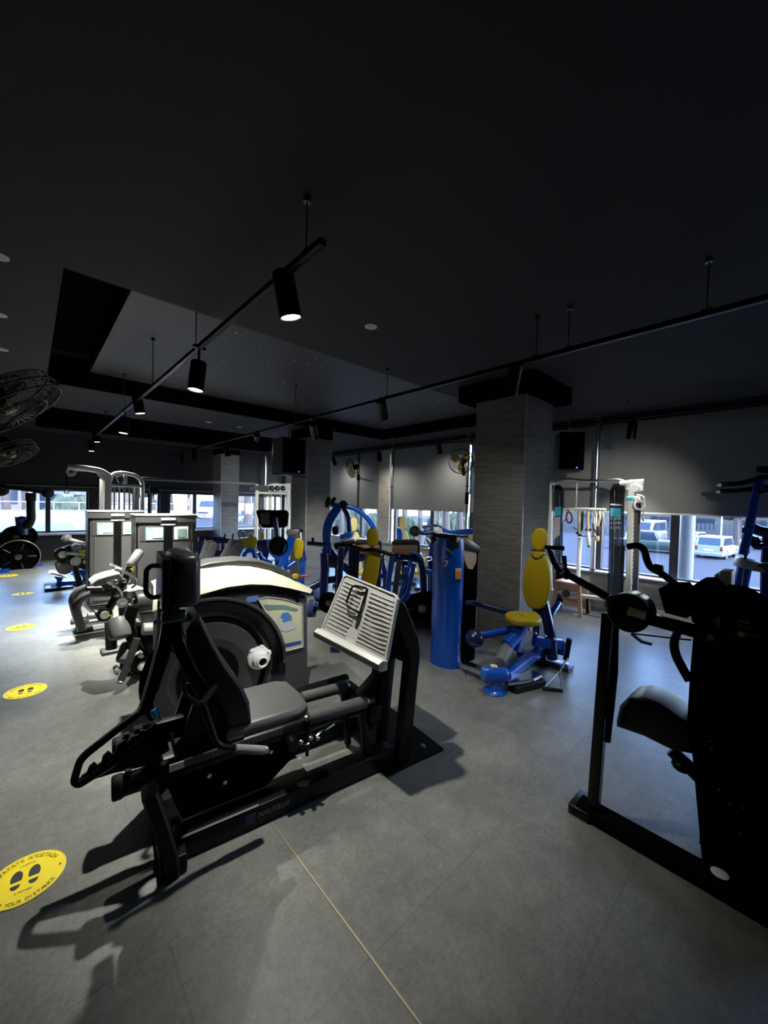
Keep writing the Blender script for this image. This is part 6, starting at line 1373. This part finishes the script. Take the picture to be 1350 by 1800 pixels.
# cable attachments hanging in a row from the storage bar (each its own thing)
def att(name, label, pts, m, x, r, extra=None):
    o = thing(name, label, 'cable handle', Frame(0, 0, 0), 'attachments hanging on the storage bar')
    P = [W.x(u, v, x) for u, v in pts]; MB().tube(P, r, 8, rad=.03).build('strap', m, o); MB().ring(P[0]+V((0, 0, .0)), (0, 1, 0), .022, .006, 14, 6).build('hook', STL, o)
    if extra: 
        for nm, mm, a, b_, rr in extra: k = MB(); k.rod(W.x(a[0], a[1], x), W.x(b_[0], b_[1], x), rr, .25); k.build(nm, mm, o)
    return o
att('ankle_cuff', 'dark red and black cuff hanging at the left end of the storage bar', [(999, 898), (995, 908), (998, 919), (1005, 918), (1006, 908), (1001, 899)], mat('dark red webbing', (.10, .015, .02), .7), 5.96, .014, [('end_strap', mat('red webbing', (.30, .03, .03), .6), (996, 912), (991, 917), .008)])
att('tricep_rope', 'pale rope handle hanging left of the straps, with a grey bar', [(1018, 899), (1018, 920), (1019, 940)], mat('straw rope', (.34, .30, .20), .8), 5.94, .022, [('cross_handle', STL, (1007, 927), (1018, 932), .012), ('rope_end', RUB, (1014, 935), (1021, 942), .022)])
att('black_strap', 'long black strap hanging beside the pale rope handle', [(1024, 899), (1023, 930), (1018, 936)], RUB, 5.95, .018)
att('tan_rope', 'thick tan rope handle hanging lowest, in the middle of the storage bar', [(1034, 899), (1033, 915), (1035, 950)], mat('tan rope', (.45, .32, .20), .8), 5.92, .020, [('rope_sleeve', WHT, (1034, 935), (1035, 958), .026), ('band', RUB, (1029, 931), (1040, 931), .014), ('end_knob', STL, (1035, 956), (1035, 962), .024)])
att('chrome_handle', 'small chrome handle hanging right of the tan rope', [(1043, 899), (1044, 910), (1044, 920)], STL, 5.93, .012, [('grip', DSTL, (1042, 920), (1046, 935), .018), ('cross_bar', STL, (1015, 942), (1048, 943), .010)])
att('cream_rope', 'cream rope with brown and pale ends hanging near the right end of the storage bar', [(1053, 899), (1055, 908), (1051, 922), (1049, 938)], mat('cream rope', (.58, .48, .34), .8), 5.91, .020, [('brown_end', mat('maroon rubber', (.05, .02, .025), .6), (1052, 925), (1051, 942), .026), ('pale_knob', mat('tan knob', (.60, .42, .25), .5), (1050, 942), (1050, 951), .028)])
att('silver_pulley_strap', 'silver strap hanging at the right end of the storage bar', [(1058, 899), (1061, 910), (1063, 922)], mat('silver grey webbing', (.30, .32, .36), .6), 5.95, .012)
# ------------------------------------------------------------------ beige step stool
S = Frame(5.86, 2.08, 90)
t = thing('step_stool', 'beige moulded plastic step stool under the low beam of the cable crossover', 'stool', S)
w, d, h = .36, .28, .46
MB().box((w/2, 0, h-.02), (w, d, .04), bev=.012).build('top', BEI, t)
for sx in (0, 1):
    for sy in (-1, 1):
        b = MB(); b.bar([V((sx*w+(-.02 if sx == 0 else .02), sy*d*.56, .0)), V((sx*w+(.03 if sx == 0 else -.03), sy*d*.42, h-.03))], .055, .035, up=(0, 1, 0)); b.build('leg', BEI, t)
for sy in (-1, 1):
    b = MB(); b.bar([V((.0, sy*d*.50, .16)), V((w, sy*d*.50, .16))], .02, .05, up=(0, 0, 1)); b.bar([V((.03, sy*d*.46, h-.08)), V((w-.03, sy*d*.46, h-.08))], .02, .09, up=(0, 0, 1)); b.build('apron', BEI, t)
MB().cyl((w/2, d*.5+.02, .30), (w/2, d*.5+.028, .30), .055, n=20).build('hole_inset', mat('dark inset', (.06, .04, .03), .7), t)
